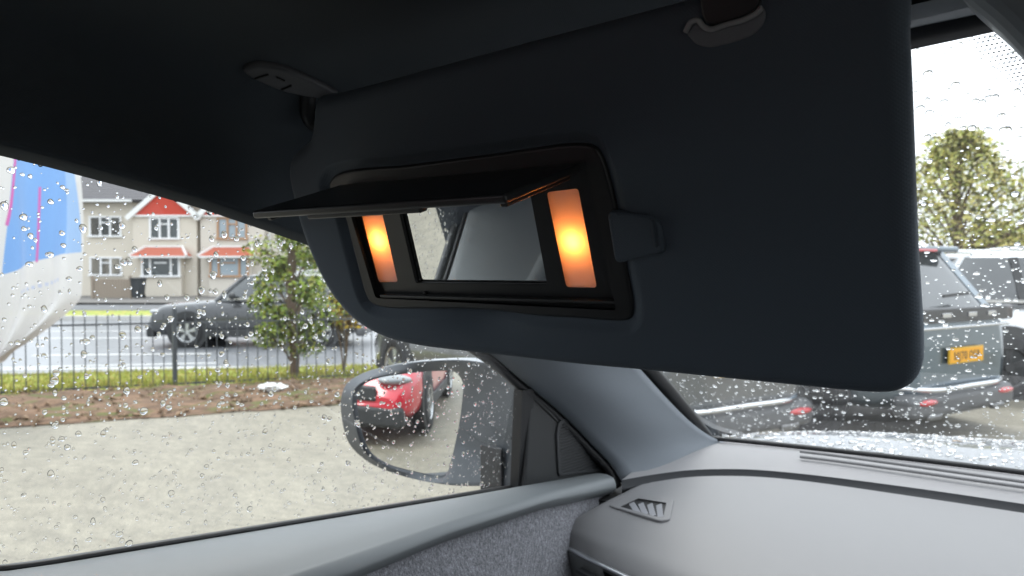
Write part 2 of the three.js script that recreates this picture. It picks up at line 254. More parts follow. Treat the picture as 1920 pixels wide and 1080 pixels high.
function makeCar(name, label, o) {
  const { L = 4.5, W = 1.84, H = 1.62, color, pos, turn, nose = 0.62, plate } = o;
  const g = thing(name, label, 'car', pos, turn), P = std(color, 0.28, { metalness: o.metal ?? 0.35, clearcoat: 1, clearcoatRoughness: 0.05 });
  const belt = o.belt ?? 0.98, z0 = L / 2, bot = 0.24;
  const rows = [], N = 44, S = 40;
  for (let j = 0; j <= S; j++) {
    const t = j / S, z = lerp(z0, -z0, t), e = Math.min(t, 1 - t) * L;                                 // metres from the nearer end
    const endR = Math.pow(clamp(e / 0.5, 0, 1), 0.42), hw = W / 2 * (0.80 + 0.20 * endR) * (e < 0.001 ? 0.97 : 1);
    let top = belt; const hood = lerp(belt - 0.02, belt * 0.86, clamp((t - 0.68) / 0.32, 0, 1)); if (t > 0.66) top = hood;
    const yt = t > 0.5 ? lerp(top - 0.28, top, Math.pow(clamp(e / 0.35, 0, 1), 0.5)) : lerp(belt - 0.05, belt, clamp(e / 0.1, 0, 1)), yb = lerp(bot + 0.1, bot, clamp(e / 0.3, 0, 1));
    const r = [];
    for (let i = 0; i < N; i++) { const a = i / N * Math.PI * 2, c = Math.cos(a), s = Math.sin(a), q = Math.sign(s) * Math.pow(Math.abs(s), 0.42), p = Math.sign(c) * Math.pow(Math.abs(c), 0.34); r.push(V(p * hw * (1 - 0.05 * Math.max(0, q)) * (1 - 0.03 * Math.max(0, -q)), (yt + yb) / 2 + q * (yt - yb) / 2, z)); }
    rows.push(r);
  }
  const cap = (r) => r.map((p) => V(p.x * 0.02, r.reduce((s, q) => s + q.y, 0) / r.length, p.z));
  part(g, 'body', loft([cap(rows[0]), rows[0].map((p) => V(p.x * 0.9, lerp(p.y, 0.6, 0.08), p.z + 0.008)), ...rows, rows[S].map((p) => V(p.x * 0.9, lerp(p.y, 0.55, 0.1), p.z - 0.02)), cap(rows[S])], { closed: true, flip: true }), P);
  // greenhouse
  const ring = (y, zf, zr, hw, n = 48) => { const r = []; for (let i = 0; i < n; i++) { const a = i / n * Math.PI * 2, c = Math.cos(a), s = Math.sin(a), p = Math.sign(c) * Math.pow(Math.abs(c), 0.3), q = Math.sign(s) * Math.pow(Math.abs(s), 0.22); r.push(V(p * hw, y, lerp(zf, zr, (q + 1) / 2) - (q < 0 ? 0.12 * (1 - p * p) : -0.03 * (1 - p * p)))); } return r; };
  const zfB = -L * (o.screenBase ?? 0.2), zfT = zfB + (o.rake ?? 0.75), zrB = z0 - 0.09, zrT = z0 - (o.rearRake ?? 0.5), rt = H - 0.09;
  const lev = (t) => ring(lerp(belt - 0.06, rt, t), lerp(zfB, zfT, t), lerp(zrB, zrT, t), lerp(W * 0.465, W * 0.375, Math.pow(t, 1.25)));
  part(g, 'windows', loft([0, 0.2, 0.4, 0.6, 0.8, 1].map(lev), { closed: true, flip: true }), carGlass);
  const topR = lev(1);
  const rf = [0, 0.05, 0.3, 0.6, 0.85, 1].map((t) => topR.map((p) => V(p.x * (1 - t) * (t ? 1 : 1.01), rt - 0.05 + 0.14 * Math.sqrt(1 - (1 - t) * (1 - t)), lerp(p.z * 1, (zfT + zrT) / 2, t))));
  part(g, 'roof', loft(rf, { closed: true, flip: true }), P);
  const B = lev(0), T = lev(1), at = (i) => [B[i % 48].clone(), T[i % 48].clone()];
  const strut = (i, w, d = 0.03) => { const [a, b] = at(i); const c = V(0, (a.y + b.y) / 2, (a.z + b.z) / 2); for (const p of [a, b]) { p.x *= 1.006; p.z += Math.sign(p.z - c.z) * 0.004; } part(g, 'pillar', beam(a, b, w, d, V(1, 0, 0)), P); };
  const pick = (fx, sgn) => { let k = 0, bd = 9; B.forEach((p, i) => { const d = Math.abs(p.z - fx) + (Math.sign(p.x) === sgn ? 0 : 9); if (d < bd) { bd = d; k = i; } }); return k; };
  for (const s of [-1, 1]) { for (const f of [zfB + 0.1, zrB - 0.05]) strut(pick(f, s), 0.05, 0.11); }
  for (const s of [-1, 1]) { const y0 = belt - 0.03, y1 = rt, x0 = s * W * 0.468, x1 = s * W * 0.378; for (const z of [0.1, L * 0.27]) part(g, 'door_pillar', beam(V(x0, y0, z), V(x1, y1, z + 0.02), 0.09, 0.02, V(s, 0, 0)), clad); part(g, 'window_trim', beam(V(s * W * 0.472, belt - 0.01, zfB + 0.35), V(s * W * 0.472, belt + 0.01, zrB - 0.3), 0.015, 0.03), M.chrome);
    part(g, 'roof_rail', tube([V(s * W * 0.34, H - 0.05, zfT + 0.3), V(s * W * 0.35, H - 0.005, zfT + 0.5), V(s * W * 0.35, H - 0.005, zrT - 0.35), V(s * W * 0.34, H - 0.06, zrT - 0.12)], 0.018), o.rail ?? M.chrome); }
  // sills and wheels
  const wr = o.wheelR ?? 0.35, wz = [L / 2 - 0.86, -L / 2 + 0.9];
  for (const s of [-1, 1]) for (const z of wz) { part(g, 'wheel_arch', new THREE.CylinderGeometry(wr * 1.22, wr * 1.22, 0.04, 36).rotateZ(Math.PI / 2).translate(s * (W / 2 - 0.018), wr + 0.02, z), clad); wheel(g, s * (W / 2 - 0.085), z, wr, 0.22, s, o.rim); }
  for (const s of [-1, 1]) { part(g, 'sill', rbox(0.05, 0.16, L - 2.5, 0.02, s * (W / 2 - 0.015), 0.31, 0), clad); const m = part(g, 'door_mirror', new THREE.SphereGeometry(0.1, 16, 12).scale(1.1, 0.75, 0.7).translate(s * (W / 2 + 0.09), belt + 0.06, zfB + 0.5), o.mirrorMat ?? clad); void m; for (const z of [-0.35, 0.75]) part(g, 'door_handle', rbox(0.03, 0.03, 0.18, 0.012, s * (W / 2 - 0.005), belt - 0.16, z), P); }
  // rear face
  const zr = z0 + 0.012;
  part(g, 'rear_bumper', rbox(W * 0.88, 0.2, 0.22, 0.07, 0, 0.32, z0 - 0.045), std(lin(0.09, 0.092, 0.095), 0.5));
  part(g, 'bumper_strip', tube([V(-W * 0.44, o.stripY ?? 0.5, zr - 0.12), V(-W * 0.3, (o.stripY ?? 0.5) - 0.02, zr + 0.03), V(0, (o.stripY ?? 0.5) - 0.02, zr + 0.06), V(W * 0.3, (o.stripY ?? 0.5) - 0.02, zr + 0.03), V(W * 0.44, o.stripY ?? 0.5, zr - 0.12)], 0.022), o.stripMat ?? M.chrome);
  for (const s of [-1, 1]) { part(g, 'fog_lamp', new THREE.SphereGeometry(0.5, 18, 12).scale(0.26, 0.055, 0.06).translate(s * W * 0.34, o.fogY ?? 0.4, zr + 0.05), lampRed); part(g, 'tail_lamp', rbox(0.34, 0.13, 0.06, 0.03, s * W * 0.37, o.lampY ?? 0.93, zr - 0.02), o.tailMat ?? lampRed); part(g, 'exhaust_trim', rbox(0.2, 0.05, 0.05, 0.02, s * W * 0.28, 0.235, zr + 0.03), std(lin(0.2, 0.2, 0.2), 0.3, { metalness: 0.8 })); }
  part(g, 'spoiler', rbox(W * 0.66, 0.05, 0.3, 0.02, 0, rt + 0.01, zrT + 0.02), P);
  if (o.rearDetail) {
    part(g, 'brake_lamp', rbox(0.4, 0.025, 0.02, 0.008, 0, rt - 0.005, zrT + 0.175), lampRed);
    part(g, 'rear_wiper', beam(V(-0.2, belt + 0.1, zrB + 0.035), V(0.24, belt + 0.12, zrB + 0.02), 0.02, 0.025), clad);
    part(g, 'light_bar', rbox(W * 0.8, 0.13, 0.05, 0.02, 0, o.lampY ?? 0.93, zr - 0.012), std(lin(0.03, 0.031, 0.034), 0.15));
    part(g, 'tailgate_strip', rbox(W * 0.82, 0.022, 0.04, 0.008, 0, (o.lampY ?? 0.93) - 0.1, zr), M.chrome);
    for (const x of [-0.3, 0.1, 0.42]) part(g, 'badge', rbox(0.13, 0.035, 0.01, 0.003, x, (o.lampY ?? 0.93), zr + 0.018), M.chrome);
  }
  if (plate !== undefined) { const pm = new THREE.Mesh(new THREE.PlaneGeometry(0.52, 0.112), std(lin(1, 1, 1), 0.4, { map: plateTexture(plate) })); const pb = part(g, 'number_plate', box(0.54, 0.13, 0.012, 0, o.plateY ?? 0.7, zr + 0.02), std(lin(0.6, 0.36, 0.02), 0.5)); pm.name = 'plate_face'; pm.position.set(0, o.plateY ?? 0.7, zr + 0.0275); pb.add(pm); }
  // front face
  const zf = -z0 - 0.012;
  for (const s of [-1, 1]) part(g, 'headlight', new THREE.SphereGeometry(0.5, 20, 14).scale(0.42, 0.11, 0.24).rotateY(s * -0.55).translate(s * W * 0.355, belt * 0.73, zf + 0.16), lampClear);
  part(g, 'grille', rbox(W * 0.5, 0.16, 0.06, 0.03, 0, 0.58, zf + 0.01), clad); part(g, 'front_bumper', rbox(W * 0.84, 0.24, 0.2, 0.06, 0, 0.34, zf + 0.08), clad);
  return g;
}
const heading = YAW + THREE.MathUtils.degToRad(32.7), hv = (c, L) => ext(c[0] - 0.54 * L / 2, c[1] + 0.84 * L / 2, 0);
makeCar('parked_car', 'grey estate car with yellow rear plate, partly behind the door mirror', { L: 4.75, W: 1.84, H: 1.6, color: lin(0.11, 0.112, 0.11), pos: hv([1.6, 5.36], 4.75), turn: heading, plate: '', plateY: 0.72, stripY: 0.46, fogY: 0.34, lampY: 0.95 });
makeCar('parked_car', 'dark blue grey car with yellow rear plate reading MJ70 OSP', { L: 4.4, W: 1.8, H: 1.66, metal: 0.6, color: lin(0.1, 0.145, 0.18), pos: hv([3.72, 6.25], 4.4), turn: heading, plate: 'MJ70 OSP', plateY: 0.7, stripY: 0.47, fogY: 0.36, lampY: 1.03, belt: 1.08, rearDetail: true, tailMat: std(lin(0.04, 0.03, 0.03), 0.12), rearRake: 0.5 });
makeCar('parked_car', 'white car standing side on beyond the dark blue grey car', { L: 4.6, W: 1.85, H: 1.62, color: lin(0.78, 0.79, 0.8), metal: 0, pos: ext(6.75, 9.0, 0), turn: YAW - Math.PI / 2, belt: 1.05, rim: std(lin(0.05, 0.05, 0.052), 0.4) });
makeCar('road_car', 'black car passing on the road behind the small tree', { L: 4.6, W: 1.84, H: 1.64, rake: 0.62, color: lin(0.05, 0.052, 0.056), pos: ext(-5.62, 17.2, -0.29), turn: YAW + Math.PI / 2 + 0.06, rail: std(lin(0.5, 0.5, 0.5), 0.3), belt: 1.06 });

// ---------------------------------------------------------------- railing, small tree, banner, hedge
{
  const m = std(lin(0.07, 0.078, 0.085), 0.5), g = thing('railing', 'low black metal railing of upright bars along the verge', 'railing', ext(-5.6, 8.28, 0), 0);
  const L = (lat, y) => ext(lat, fenceLine(lat), y).sub(g.position), bar = new THREE.CylinderGeometry(0.0065, 0.0065, 0.87, 8), ux = Math.cos(Math.atan(0.382));
  for (let i = -38; i <= 46; i++) { const lat = -5.6 + i * 0.116 * ux; const p = L(lat, 0.445); if ((i + 38) % 24 === 5) continue; part(g, 'bar', bar, m).position.copy(p); }
  for (let i = -38; i <= 46; i++) if ((i + 38) % 24 === 5) { const lat = -5.6 + i * 0.116 * ux, ps = part(g, 'post', rbox(0.045, 0.94, 0.045, 0.006), m); ps.position.copy(L(lat, 0.47)); }
  for (const y of [0.05, 0.77]) part(g, 'rail', beam(L(-10.2, y), L(-0.6, y), 0.010, 0.022), m);
}
function leafCloud(n, place, size, cols, bend = 0.6) {
  const pos = [], col = [], nor = [];
  for (let i = 0; i < n; i++) {
    const p = place(i); if (!p) continue; const s = size * rr(0.6, 1.35), a = V(rr(-1, 1), rr(-0.6, 0.6), rr(-1, 1)).normalize(), b = V(rr(-1, 1), rr(-1, 1), rr(-1, 1)).cross(a).normalize(), c = cols[Math.floor(rnd() * cols.length)], k = rr(0.75, 1.25);
    const A = p.clone().addScaledVector(a, -s), B = p.clone().addScaledVector(b, s * 0.42).addScaledVector(a, -s * 0.1), C = p.clone().addScaledVector(a, s), E = p.clone().addScaledVector(b, -s * 0.42).addScaledVector(a, -s * 0.1); E.y += s * 0.15 * bend; B.y += s * 0.15 * bend;
    const N = a.clone().cross(b); if (N.y < 0) N.negate();
    for (const q of [A, B, C, A, C, E]) { pos.push(q.x, q.y, q.z); nor.push(N.x, N.y, N.z); col.push(c[0] * k, c[1] * k, c[2] * k); }
  }
  const g = new THREE.BufferGeometry(); g.setAttribute('position', new THREE.Float32BufferAttribute(pos, 3)); g.setAttribute('normal', new THREE.Float32BufferAttribute(nor, 3)); g.setAttribute('color', new THREE.Float32BufferAttribute(col, 3)); return g;
}
const leafM = std(lin(1, 1, 1), 0.7, { vertexColors: true, transmission: 0.6, thickness: 0, side: THREE.DoubleSide }), bark = std(lin(0.16, 0.11, 0.08), 0.95, { bumpMap: R(grain, 6), bumpScale: 0.01 });
function tree(name, label, pos, o, group) {
  const g = thing(name, label, 'tree', pos, 0, group), { h, r, base, leaf, n, cols, trunkR, lobes = 14, squash = 1 } = o;
  const top = V(0, h, 0), limbs = [], tips = [];
  for (let i = 0; i < lobes; i++) { const a = i * 2.4 + rr(-0.3, 0.3), t = (i + 0.5) / lobes, y = lerp(base + r * 0.25, h - r * 0.2, t), rad = r * (o.cone ? lerp(1.2, 0.12, t * t) : Math.sin(Math.PI * (0.16 + 0.74 * t))) * rr(0.45, 0.85); tips.push([V(Math.cos(a) * rad, y, Math.sin(a) * rad * squash), r * (o.cone ? lerp(0.42, 0.17, t) : rr(0.26, 0.46))]); }
  tips.push([top.clone().setY(h - r * 0.2), r * (o.cone ? 0.16 : 0.35)]);
  part(g, 'trunk', new THREE.TubeGeometry(new THREE.CatmullRomCurve3([V(0, -0.1, 0), V(trunkR * 0.5, base, 0), V(-trunkR * 0.3, lerp(base, h, 0.5), trunkR * 0.3), V(0, h * 0.86, 0)]), 20, trunkR, 9), bark);
  for (const [p] of tips) limbs.push(new THREE.TubeGeometry(new THREE.CatmullRomCurve3([V(0, Math.max(base * 0.6, p.y - r * 0.6), 0), V(p.x * 0.5, p.y - r * 0.22, p.z * 0.5), p]), 7, trunkR * 0.24, 5));
  part(g, 'limbs', merge(limbs), bark);
  part(g, 'crown', leafCloud(n, (i) => { const [p, q] = tips[i % tips.length]; const d = V(rr(-1, 1), rr(-1, 1), rr(-1, 1)); if (d.length() > 1) d.normalize().multiplyScalar(Math.cbrt(rnd())); return p.clone().add(d.multiply(V(q, q * 0.8, q))); }, leaf, cols), leafM);
  return g;
}
tree('small_tree', 'small bushy green tree standing behind the railing', ext(-2.82, 9.75, -0.02), { h: 1.98, r: 0.66, base: 0.28, leaf: 0.03, n: 7600, trunkR: 0.06, lobes: 17, cols: [[0.36, 0.5, 0.06], [0.46, 0.58, 0.08], [0.28, 0.42, 0.05], [0.58, 0.56, 0.1]] });
{ const g = thing('flowering_shrub', 'yellow leaved shrub beside the small bushy tree', 'shrub', ext(-2.32, 10.4, -0.05)); const st = []; for (let i = 0; i < 6; i++) st.push(tube([V(0, 0, 0), V(rr(-0.1, 0.1), 0.5, 0), V(rr(-0.25, 0.25), rr(0.8, 1.15), rr(-0.15, 0.15))], 0.012, 8, 5)); part(g, 'stems', merge(st), bark); part(g, 'foliage', leafCloud(420, () => V(rr(-0.16, 0.2), rr(0.62, 1.2), rr(-0.15, 0.15)), 0.045, [[0.7, 0.48, 0.03], [0.75, 0.52, 0.04], [0.5, 0.42, 0.05]]), leafM); }
const autumn = [[0.72, 0.66, 0.22], [0.6, 0.62, 0.18], [0.76, 0.66, 0.26], [0.5, 0.56, 0.14]];
tree('tall_tree', 'tall yellow green tree rising behind the dark blue grey car', ext(14.4, 24.5, 0), { h: 6.25, r: 2.9, base: 0.9, leaf: 0.09, n: 10500, trunkR: 0.14, lobes: 40, cone: true, cols: autumn });
for (const [a, b, h, r] of [[11.2, 28, 3.2, 1.9], [14, 29.5, 3.0, 1.9], [17.2, 27, 3.1, 2.0], [20.4, 27.5, 3.4, 2.1]]) tree('hedge_tree', 'low broad yellow green tree in the row behind the parked cars', ext(a, b, 0), { h, r, base: 0.3, leaf: 0.09, n: 7000, trunkR: 0.1, lobes: 14, cols: autumn }, 'hedge trees behind the parked cars');
for (const [a, b, h, r] of [[3, 27, 5, 2.6], [7, 30, 5.4, 2.8], [24, 26, 5, 2.6]]) tree('distant_tree', 'green tree at the far side of the car park', ext(a, b, 0), { h, r, base: 0.8, leaf: 0.14, n: 5000, trunkR: 0.14, lobes: 16, cols: autumn }, 'trees at the far side of the car park');

{ // feather flag: rippled cloth on a pole
  const dep = 7.4, g = thing('feather_flag', 'blue and white fabric banner flag with pink stripes on a pole', 'flag', ext(-4.98, dep, 0), YAW);
  const c = document.createElement('canvas'); c.width = 512; c.height = 1024; const x = c.getContext('2d');
  x.fillStyle = '#d2d0ce'; x.fillRect(0, 0, 512, 1024);
  x.fillStyle = '#7ba3d6'; x.beginPath(); x.moveTo(170, 0); x.lineTo(455, 0); x.quadraticCurveTo(500, 250, 505, 540); x.quadraticCurveTo(300, 545, 60, 615); x.quadraticCurveTo(70, 420, 150, 120); x.closePath(); x.fill();
  x.fillStyle = '#98b5da'; x.beginPath(); x.moveTo(400, 0); x.lineTo(455, 0); x.quadraticCurveTo(500, 250, 505, 540); x.lineTo(440, 545); x.quadraticCurveTo(450, 300, 400, 0); x.fill();
  x.strokeStyle = '#c86aa8'; x.lineWidth = 15; x.beginPath(); x.moveTo(182, 0); x.quadraticCurveTo(150, 200, 84, 400); x.stroke(); x.lineWidth = 10; x.beginPath(); x.moveTo(300, 240); x.quadraticCurveTo(292, 420, 272, 572); x.stroke();
  x.fillStyle = '#b9c0d4'; for (let k = 0; k < 9; k++) x.fillRect(150 + k * 30, 690 - k * 5, 17, 15);
  const t = new THREE.CanvasTexture(c); t.colorSpace = THREE.SRGBColorSpace;
  const rows = [], nx = 44, ny = 60, H = 2.3, y1 = 2.72, uvs = [];
  for (let j = 0; j <= ny; j++) { const r = [], v = j / ny; const wTop = 0.86 + 0.06 * Math.sin(v * 3), l = -0.12, taper = v > 0.72 ? 1 - 0.85 * Math.pow((v - 0.72) / 0.28, 1.4) : 1; for (let i = 0; i <= nx; i++) { const u = i / nx; const fold = 0.05 * Math.sin(u * 15 + v * 2) * (0.4 + v) + 0.04 * Math.sin(u * 6 - v * 5); r.push(V(l + u * wTop * taper + 0.02 * fold, y1 - v * H * (1 - 0.05 * u), fold + 0.06 * v * u)); uvs.push(u, 1 - v); } rows.push(r); }
  const geo = loft(rows); geo.setAttribute('uv', new THREE.Float32BufferAttribute(uvs, 2));
  part(g, 'cloth', geo, std(lin(1, 1, 1), 0.9, { map: t, transmission: 0.3, thickness: 0, side: THREE.DoubleSide }));
  part(g, 'pole', new THREE.CylinderGeometry(0.014, 0.018, 3.1, 10).translate(-0.14, 1.55, 0), M.gloss);
  part(g, 'base', new THREE.CylinderGeometry(0.2, 0.24, 0.06, 20).translate(-0.14, 0.03, 0), clad);
}
{ const g = thing('litter_bag', 'crumpled white paper lying on the soil bed', 'litter', ext(-2.66, 8.4, 0.09), 0.4); const ge = new THREE.IcosahedronGeometry(0.1, 3); const p = ge.attributes.position; for (let i = 0; i < p.count; i++) { const v = V(p.getX(i), p.getY(i), p.getZ(i)), k = 1 + 0.45 * n3(v.x * 17, v.y * 17, v.z * 17); p.setXYZ(i, v.x * k * 1.5, v.y * k * 0.45, v.z * k); } ge.computeVertexNormals(); part(g, 'paper', ge, paint); }

// ================================================================ the car we sit in
// side glass, window line and sill line (metres; the eye is at x 0, y 1.4, z 0; ahead is -z, the passenger door is at x -0.55)
const CX = 0.15;                                                     // middle of the car
const winTop = (z) => { const P = [[-0.80, 1.16], [-0.70, 1.225], [-0.627, 1.268], [-0.562, 1.312], [-0.45, 1.37], [-0.333, 1.413], [-0.23, 1.44], [-0.124, 1.460], [0, 1.474], [0.3, 1.488], [1.4, 1.46]]; for (let i = 0; i < P.length - 1; i++) if (z <= P[i + 1][0]) return 0.012 * sstep(z, -0.6, -0.4) + lerp(P[i][1], P[i + 1][1], clamp((z - P[i][0]) / (P[i + 1][0] - P[i][0]), 0, 1)); return 1.46; };
const sillY = (z) => 1.2 - 0.112 * (-0.137 - z) + 0.015 + 0.045 * sstep(z, -0.15, 0.06);
const glassX = (y) => -0.55 + (y - 1.19) * 0.19;                      // tumblehome
const ceilY = (z) => { const P = [[-0.42, 1.508], [-0.39, 1.516], [-0.28, 1.535], [-0.1, 1.548], [0.4, 1.56], [1.5, 1.53], [2.0, 1.46]]; for (let i = 0; i < P.length - 1; i++) if (z <= P[i + 1][0]) return lerp(P[i][1], P[i + 1][1], clamp((z - P[i][0]) / (P[i + 1][0] - P[i][0]), 0, 1)); return 1.46; };

let lining;
{ // headliner: one shaped lining, with the roof skin above it
  const rows = [], skin = [];
  for (let k = 0; k <= 60; k++) {
    const z = lerp(-0.425, 1.9, Math.pow(k / 60, 1.25)), yt = winTop(z), yc = ceilY(z), xo = glassX(yt) + 0.012, half = CX - xo, r = [], s = [];
    const prof = [[xo - 0.028, yt - 0.004], [xo - 0.012, yt - 0.008], [xo, yt - 0.004]];
    for (let i = 0; i <= 18; i++) { const a = i / 18 * Math.PI / 2, e = 0.62; prof.push([xo + 0.15 * (1 - Math.pow(Math.cos(a), e)) + 0.002, yt + (yc - yt) * Math.pow(Math.sin(a), e)]); }
    for (let i = 1; i <= 8; i++) prof.push([lerp(xo + 0.152, CX, i / 8), yc + 0.018 * Math.sin(i / 8 * Math.PI / 2)]);
    for (const [x, y] of prof) r.push(V(x, y, z)); for (let i = prof.length - 2; i >= 0; i--) r.push(V(2 * CX - prof[i][0], prof[i][1], z));
    rows.push(r); void half;
    for (const [x, y] of prof) s.push(V(x - 0.03 * (x < -0.3 ? 1 : 0), y + (y > yt + 0.01 ? 0.04 : 0.012), z)); for (let i = prof.length - 2; i >= 0; i--) { const [x, y] = prof[i]; s.push(V(2 * CX - x + 0.03 * (x < -0.3 ? 1 : 0), y + (y > yt + 0.01 ? 0.04 : 0.012), z)); }
    skin.push(s);
  }
  const front = rows[0].map((p, i) => p.clone().lerp(skin[0][i], 0.5).add(V(0, 0, -0.012)));
  const g = thing('roof_lining', 'dark woven headliner across the car roof above the visor', 'headliner');
  lining = part(g, 'lining', loft([skin[0], front, ...rows], {}), M.headliner); lining.material.side = THREE.DoubleSide;
  const hd = []; for (let k = 0; k < 5; k++) hd.push(rows[0].slice(14, rows[0].length - 14).map((p) => p.clone().add(V(0, -0.003 + (k === 0 ? 0.012 : 0) + (k === 4 ? 0.006 : 0), [-0.016, -0.012, 0.01, 0.03, 0.034][k])))); part(g, 'header_glare_strip', loft(hd), M.glarePlastic);  // added strip along the lining edge, coloured lighter to paint in windscreen glare
  part(g, 'roof_skin', loft(skin, { flip: true }), std(lin(0.12, 0.125, 0.13), 0.3, { metalness: 0.5, clearcoat: 1 }));
}
// ---- windscreen
const WS = (u, v) => { // u across (0 passenger side .. 1), v from base (0) to header (1)
  const xb = lerp(-0.512, 0.812, u), xt = lerp(-0.455, 0.755, u), k = 1 - Math.pow((u - 0.5) * 2, 2), x = lerp(xb, xt, v), zb = -0.985 - 0.10 * k, zt = -0.372 - 0.055 * k, yb = 1.160, yt = 1.485 + 0.045 * k;
  const b = 0.02 * Math.sin(v * Math.PI); return V(x, lerp(yb, yt, v) + b, lerp(zb, zt, v) - b * 0.5);
};
const wsN = (u, v) => { const e = 1e-3, a = WS(u + e, v).sub(WS(u - e, v)), b = WS(u, v + e).sub(WS(u, v - e)); return a.cross(b).normalize(); };  // points outward?
{
  const g = thing('windscreen', 'rain covered windscreen glass beyond the visor', 'windscreen');
  const rows = []; for (let j = 0; j <= 16; j++) { const r = []; for (let i = 0; i <= 30; i++) r.push(WS(i / 30, j / 16)); rows.push(r); }
  part(g, 'glass', loft(rows), M.pane);
  const edge = (f, r, n) => { const p = []; for (let i = 0; i <= 40; i++) p.push(f(i / 40)); return new THREE.TubeGeometry(new THREE.CatmullRomCurve3(p), 80, r, 6); void n; };
  part(g, 'seal', merge([edge((t) => WS(0.0, t * 1.0), 0.009), edge((t) => WS(1, t), 0.01), edge((t) => WS(t, 0), 0.0035), edge((t) => WS(t, 1), 0.012)]), M.rubber);
  // printed dots round the sensor cover
  const dots = [], disc = new THREE.CircleGeometry(0.00062, 8), q = new THREE.Object3D();
  const edgePts = [[1760, -40], [1838, 32], [1870, 60], [1920, 110], [2000, 200]];
  const pr = (p) => { const v = p.clone().project(camera); return [(v.x + 1) * 960, (1 - v.y) * 540]; };
  for (let j = 0; j < 70; j++) for (let i = 0; i < 120; i++) {
    const x = -0.14 + i * 0.0022 + (j % 2) * 0.0011, u0 = (x + 0.455) / 1.21, v = 1.0 - j * 0.0045, p = WS(u0, v), [a, b] = pr(p); let d = 1e9;
    for (let k = 0; k < edgePts.length - 1; k++) { const [ax, ay] = edgePts[k], [bx, by] = edgePts[k + 1], t = clamp(((a - ax) * (bx - ax) + (b - ay) * (by - ay)) / ((bx - ax) ** 2 + (by - ay) ** 2), 0, 1); d = Math.min(d, Math.hypot(a - ax - t * (bx - ax), b - ay - t * (by - ay))); }
    if (d > 62 || a > 2060 || a < 1700) continue; const s = d < 30 ? 1 : 1 - (d - 30) / 42; const n = wsN(u0, v); q.position.copy(p).addScaledVector(n, n.z > 0 ? 0.0006 : -0.0006); q.up.set(0, 1, 0); q.lookAt(CAM); q.scale.setScalar(s); q.updateMatrix(); dots.push(disc.clone().applyMatrix4(new THREE.Matrix4().lookAt(n.z > 0 ? n : n.clone().negate(), V(0, 0, 0), V(0, 1, 0)).scale(V(s, s, s)).setPosition(q.position)));
  }
  if (dots.length) part(g, 'printed_dots', merge(dots), std(lin(0.02, 0.02, 0.022), 0.6, { side: THREE.DoubleSide })).userData.kind = 'stuff';
}
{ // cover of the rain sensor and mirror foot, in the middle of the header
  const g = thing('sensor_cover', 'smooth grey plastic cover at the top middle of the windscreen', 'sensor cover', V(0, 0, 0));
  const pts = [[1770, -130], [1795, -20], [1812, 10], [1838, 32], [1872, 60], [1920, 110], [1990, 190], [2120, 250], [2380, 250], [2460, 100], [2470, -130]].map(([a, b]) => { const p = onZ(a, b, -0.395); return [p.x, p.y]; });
  part(g, 'cover', extrude(shape2(roundedPoly(pts, 0.012)), 0.05, 0.012, 5, -0.43), M.glarePlastic);  // real cover, its grey raised to hold the windscreen glare
}
// ---- bonnet
let bonnetRows;
{
  const bonnetMap = tex(512, (u, v, i, j) => { const a = wrapN(u, v, 70, 3), b = wrapN(u + 0.4, v + 0.7, 34, 2); return clamp(0.5 + 0.7 * Math.max(a, b * 0.8), 0, 1); });
  const rows = []; for (let j = 0; j <= 24; j++) { const t = j / 24, z = -1.075 - t * 1.0, r = []; for (let i = 0; i <= 36; i++) { const u = (i / 36 - 0.5) * 2, hw = lerp(0.88, 0.84, t); r.push(V(CX + u * hw, 1.150 + 0.016 * sstep(t, 0, 0.14) - 0.16 * t * t - 0.06 * t - 0.10 * Math.pow(Math.abs(u), 6) + 0.008 * Math.cos(u * 5) * Math.min(1, t * 3), z + 0.07 - 0.10 * (1 - u * u) - 0.05 * (1 - u * u) * t)); } rows.push(r); }
  const g = thing('bonnet', 'wet silver grey bonnet beaded with rain beyond the windscreen', 'bonnet');
  part(g, 'panel', loft(rows), std(lin(0.24, 0.25, 0.27), 0.3, { metalness: 0.3, clearcoat: 1, clearcoatRoughness: 0.05, bumpMap: R(bonnetMap, 5), bumpScale: 0.012 }));
  bonnetRows = rows;
  part(g, 'scuttle', box(1.5, 0.05, 0.16, CX, 1.085, -1.04), M.rubber);
}
// ---- polylines through photo points on known planes
const byZ = (pts) => { const p = [...pts].sort((a, b) => a.z - b.z); return (z) => { let i = 0; while (i < p.length - 2 && z > p[i + 1].z) i++; const t = (z - p[i].z) / (p[i + 1].z - p[i].z); return p[i].clone().lerp(p[i + 1], clamp(t, -0.6, 1)).setZ(z); }; };
const crest = byZ([onX(600, 1060, -0.470), onX(838, 980, -0.478), onX(1026, 926, -0.488), onX(1158, 896, -0.506)]);
const lower = byZ([onX(655, 1080, -0.458), onX(838, 1004, -0.466), onX(1026, 942, -0.478), onX(1162, 914, -0.499)]);
const gap = (z) => sillY(z);
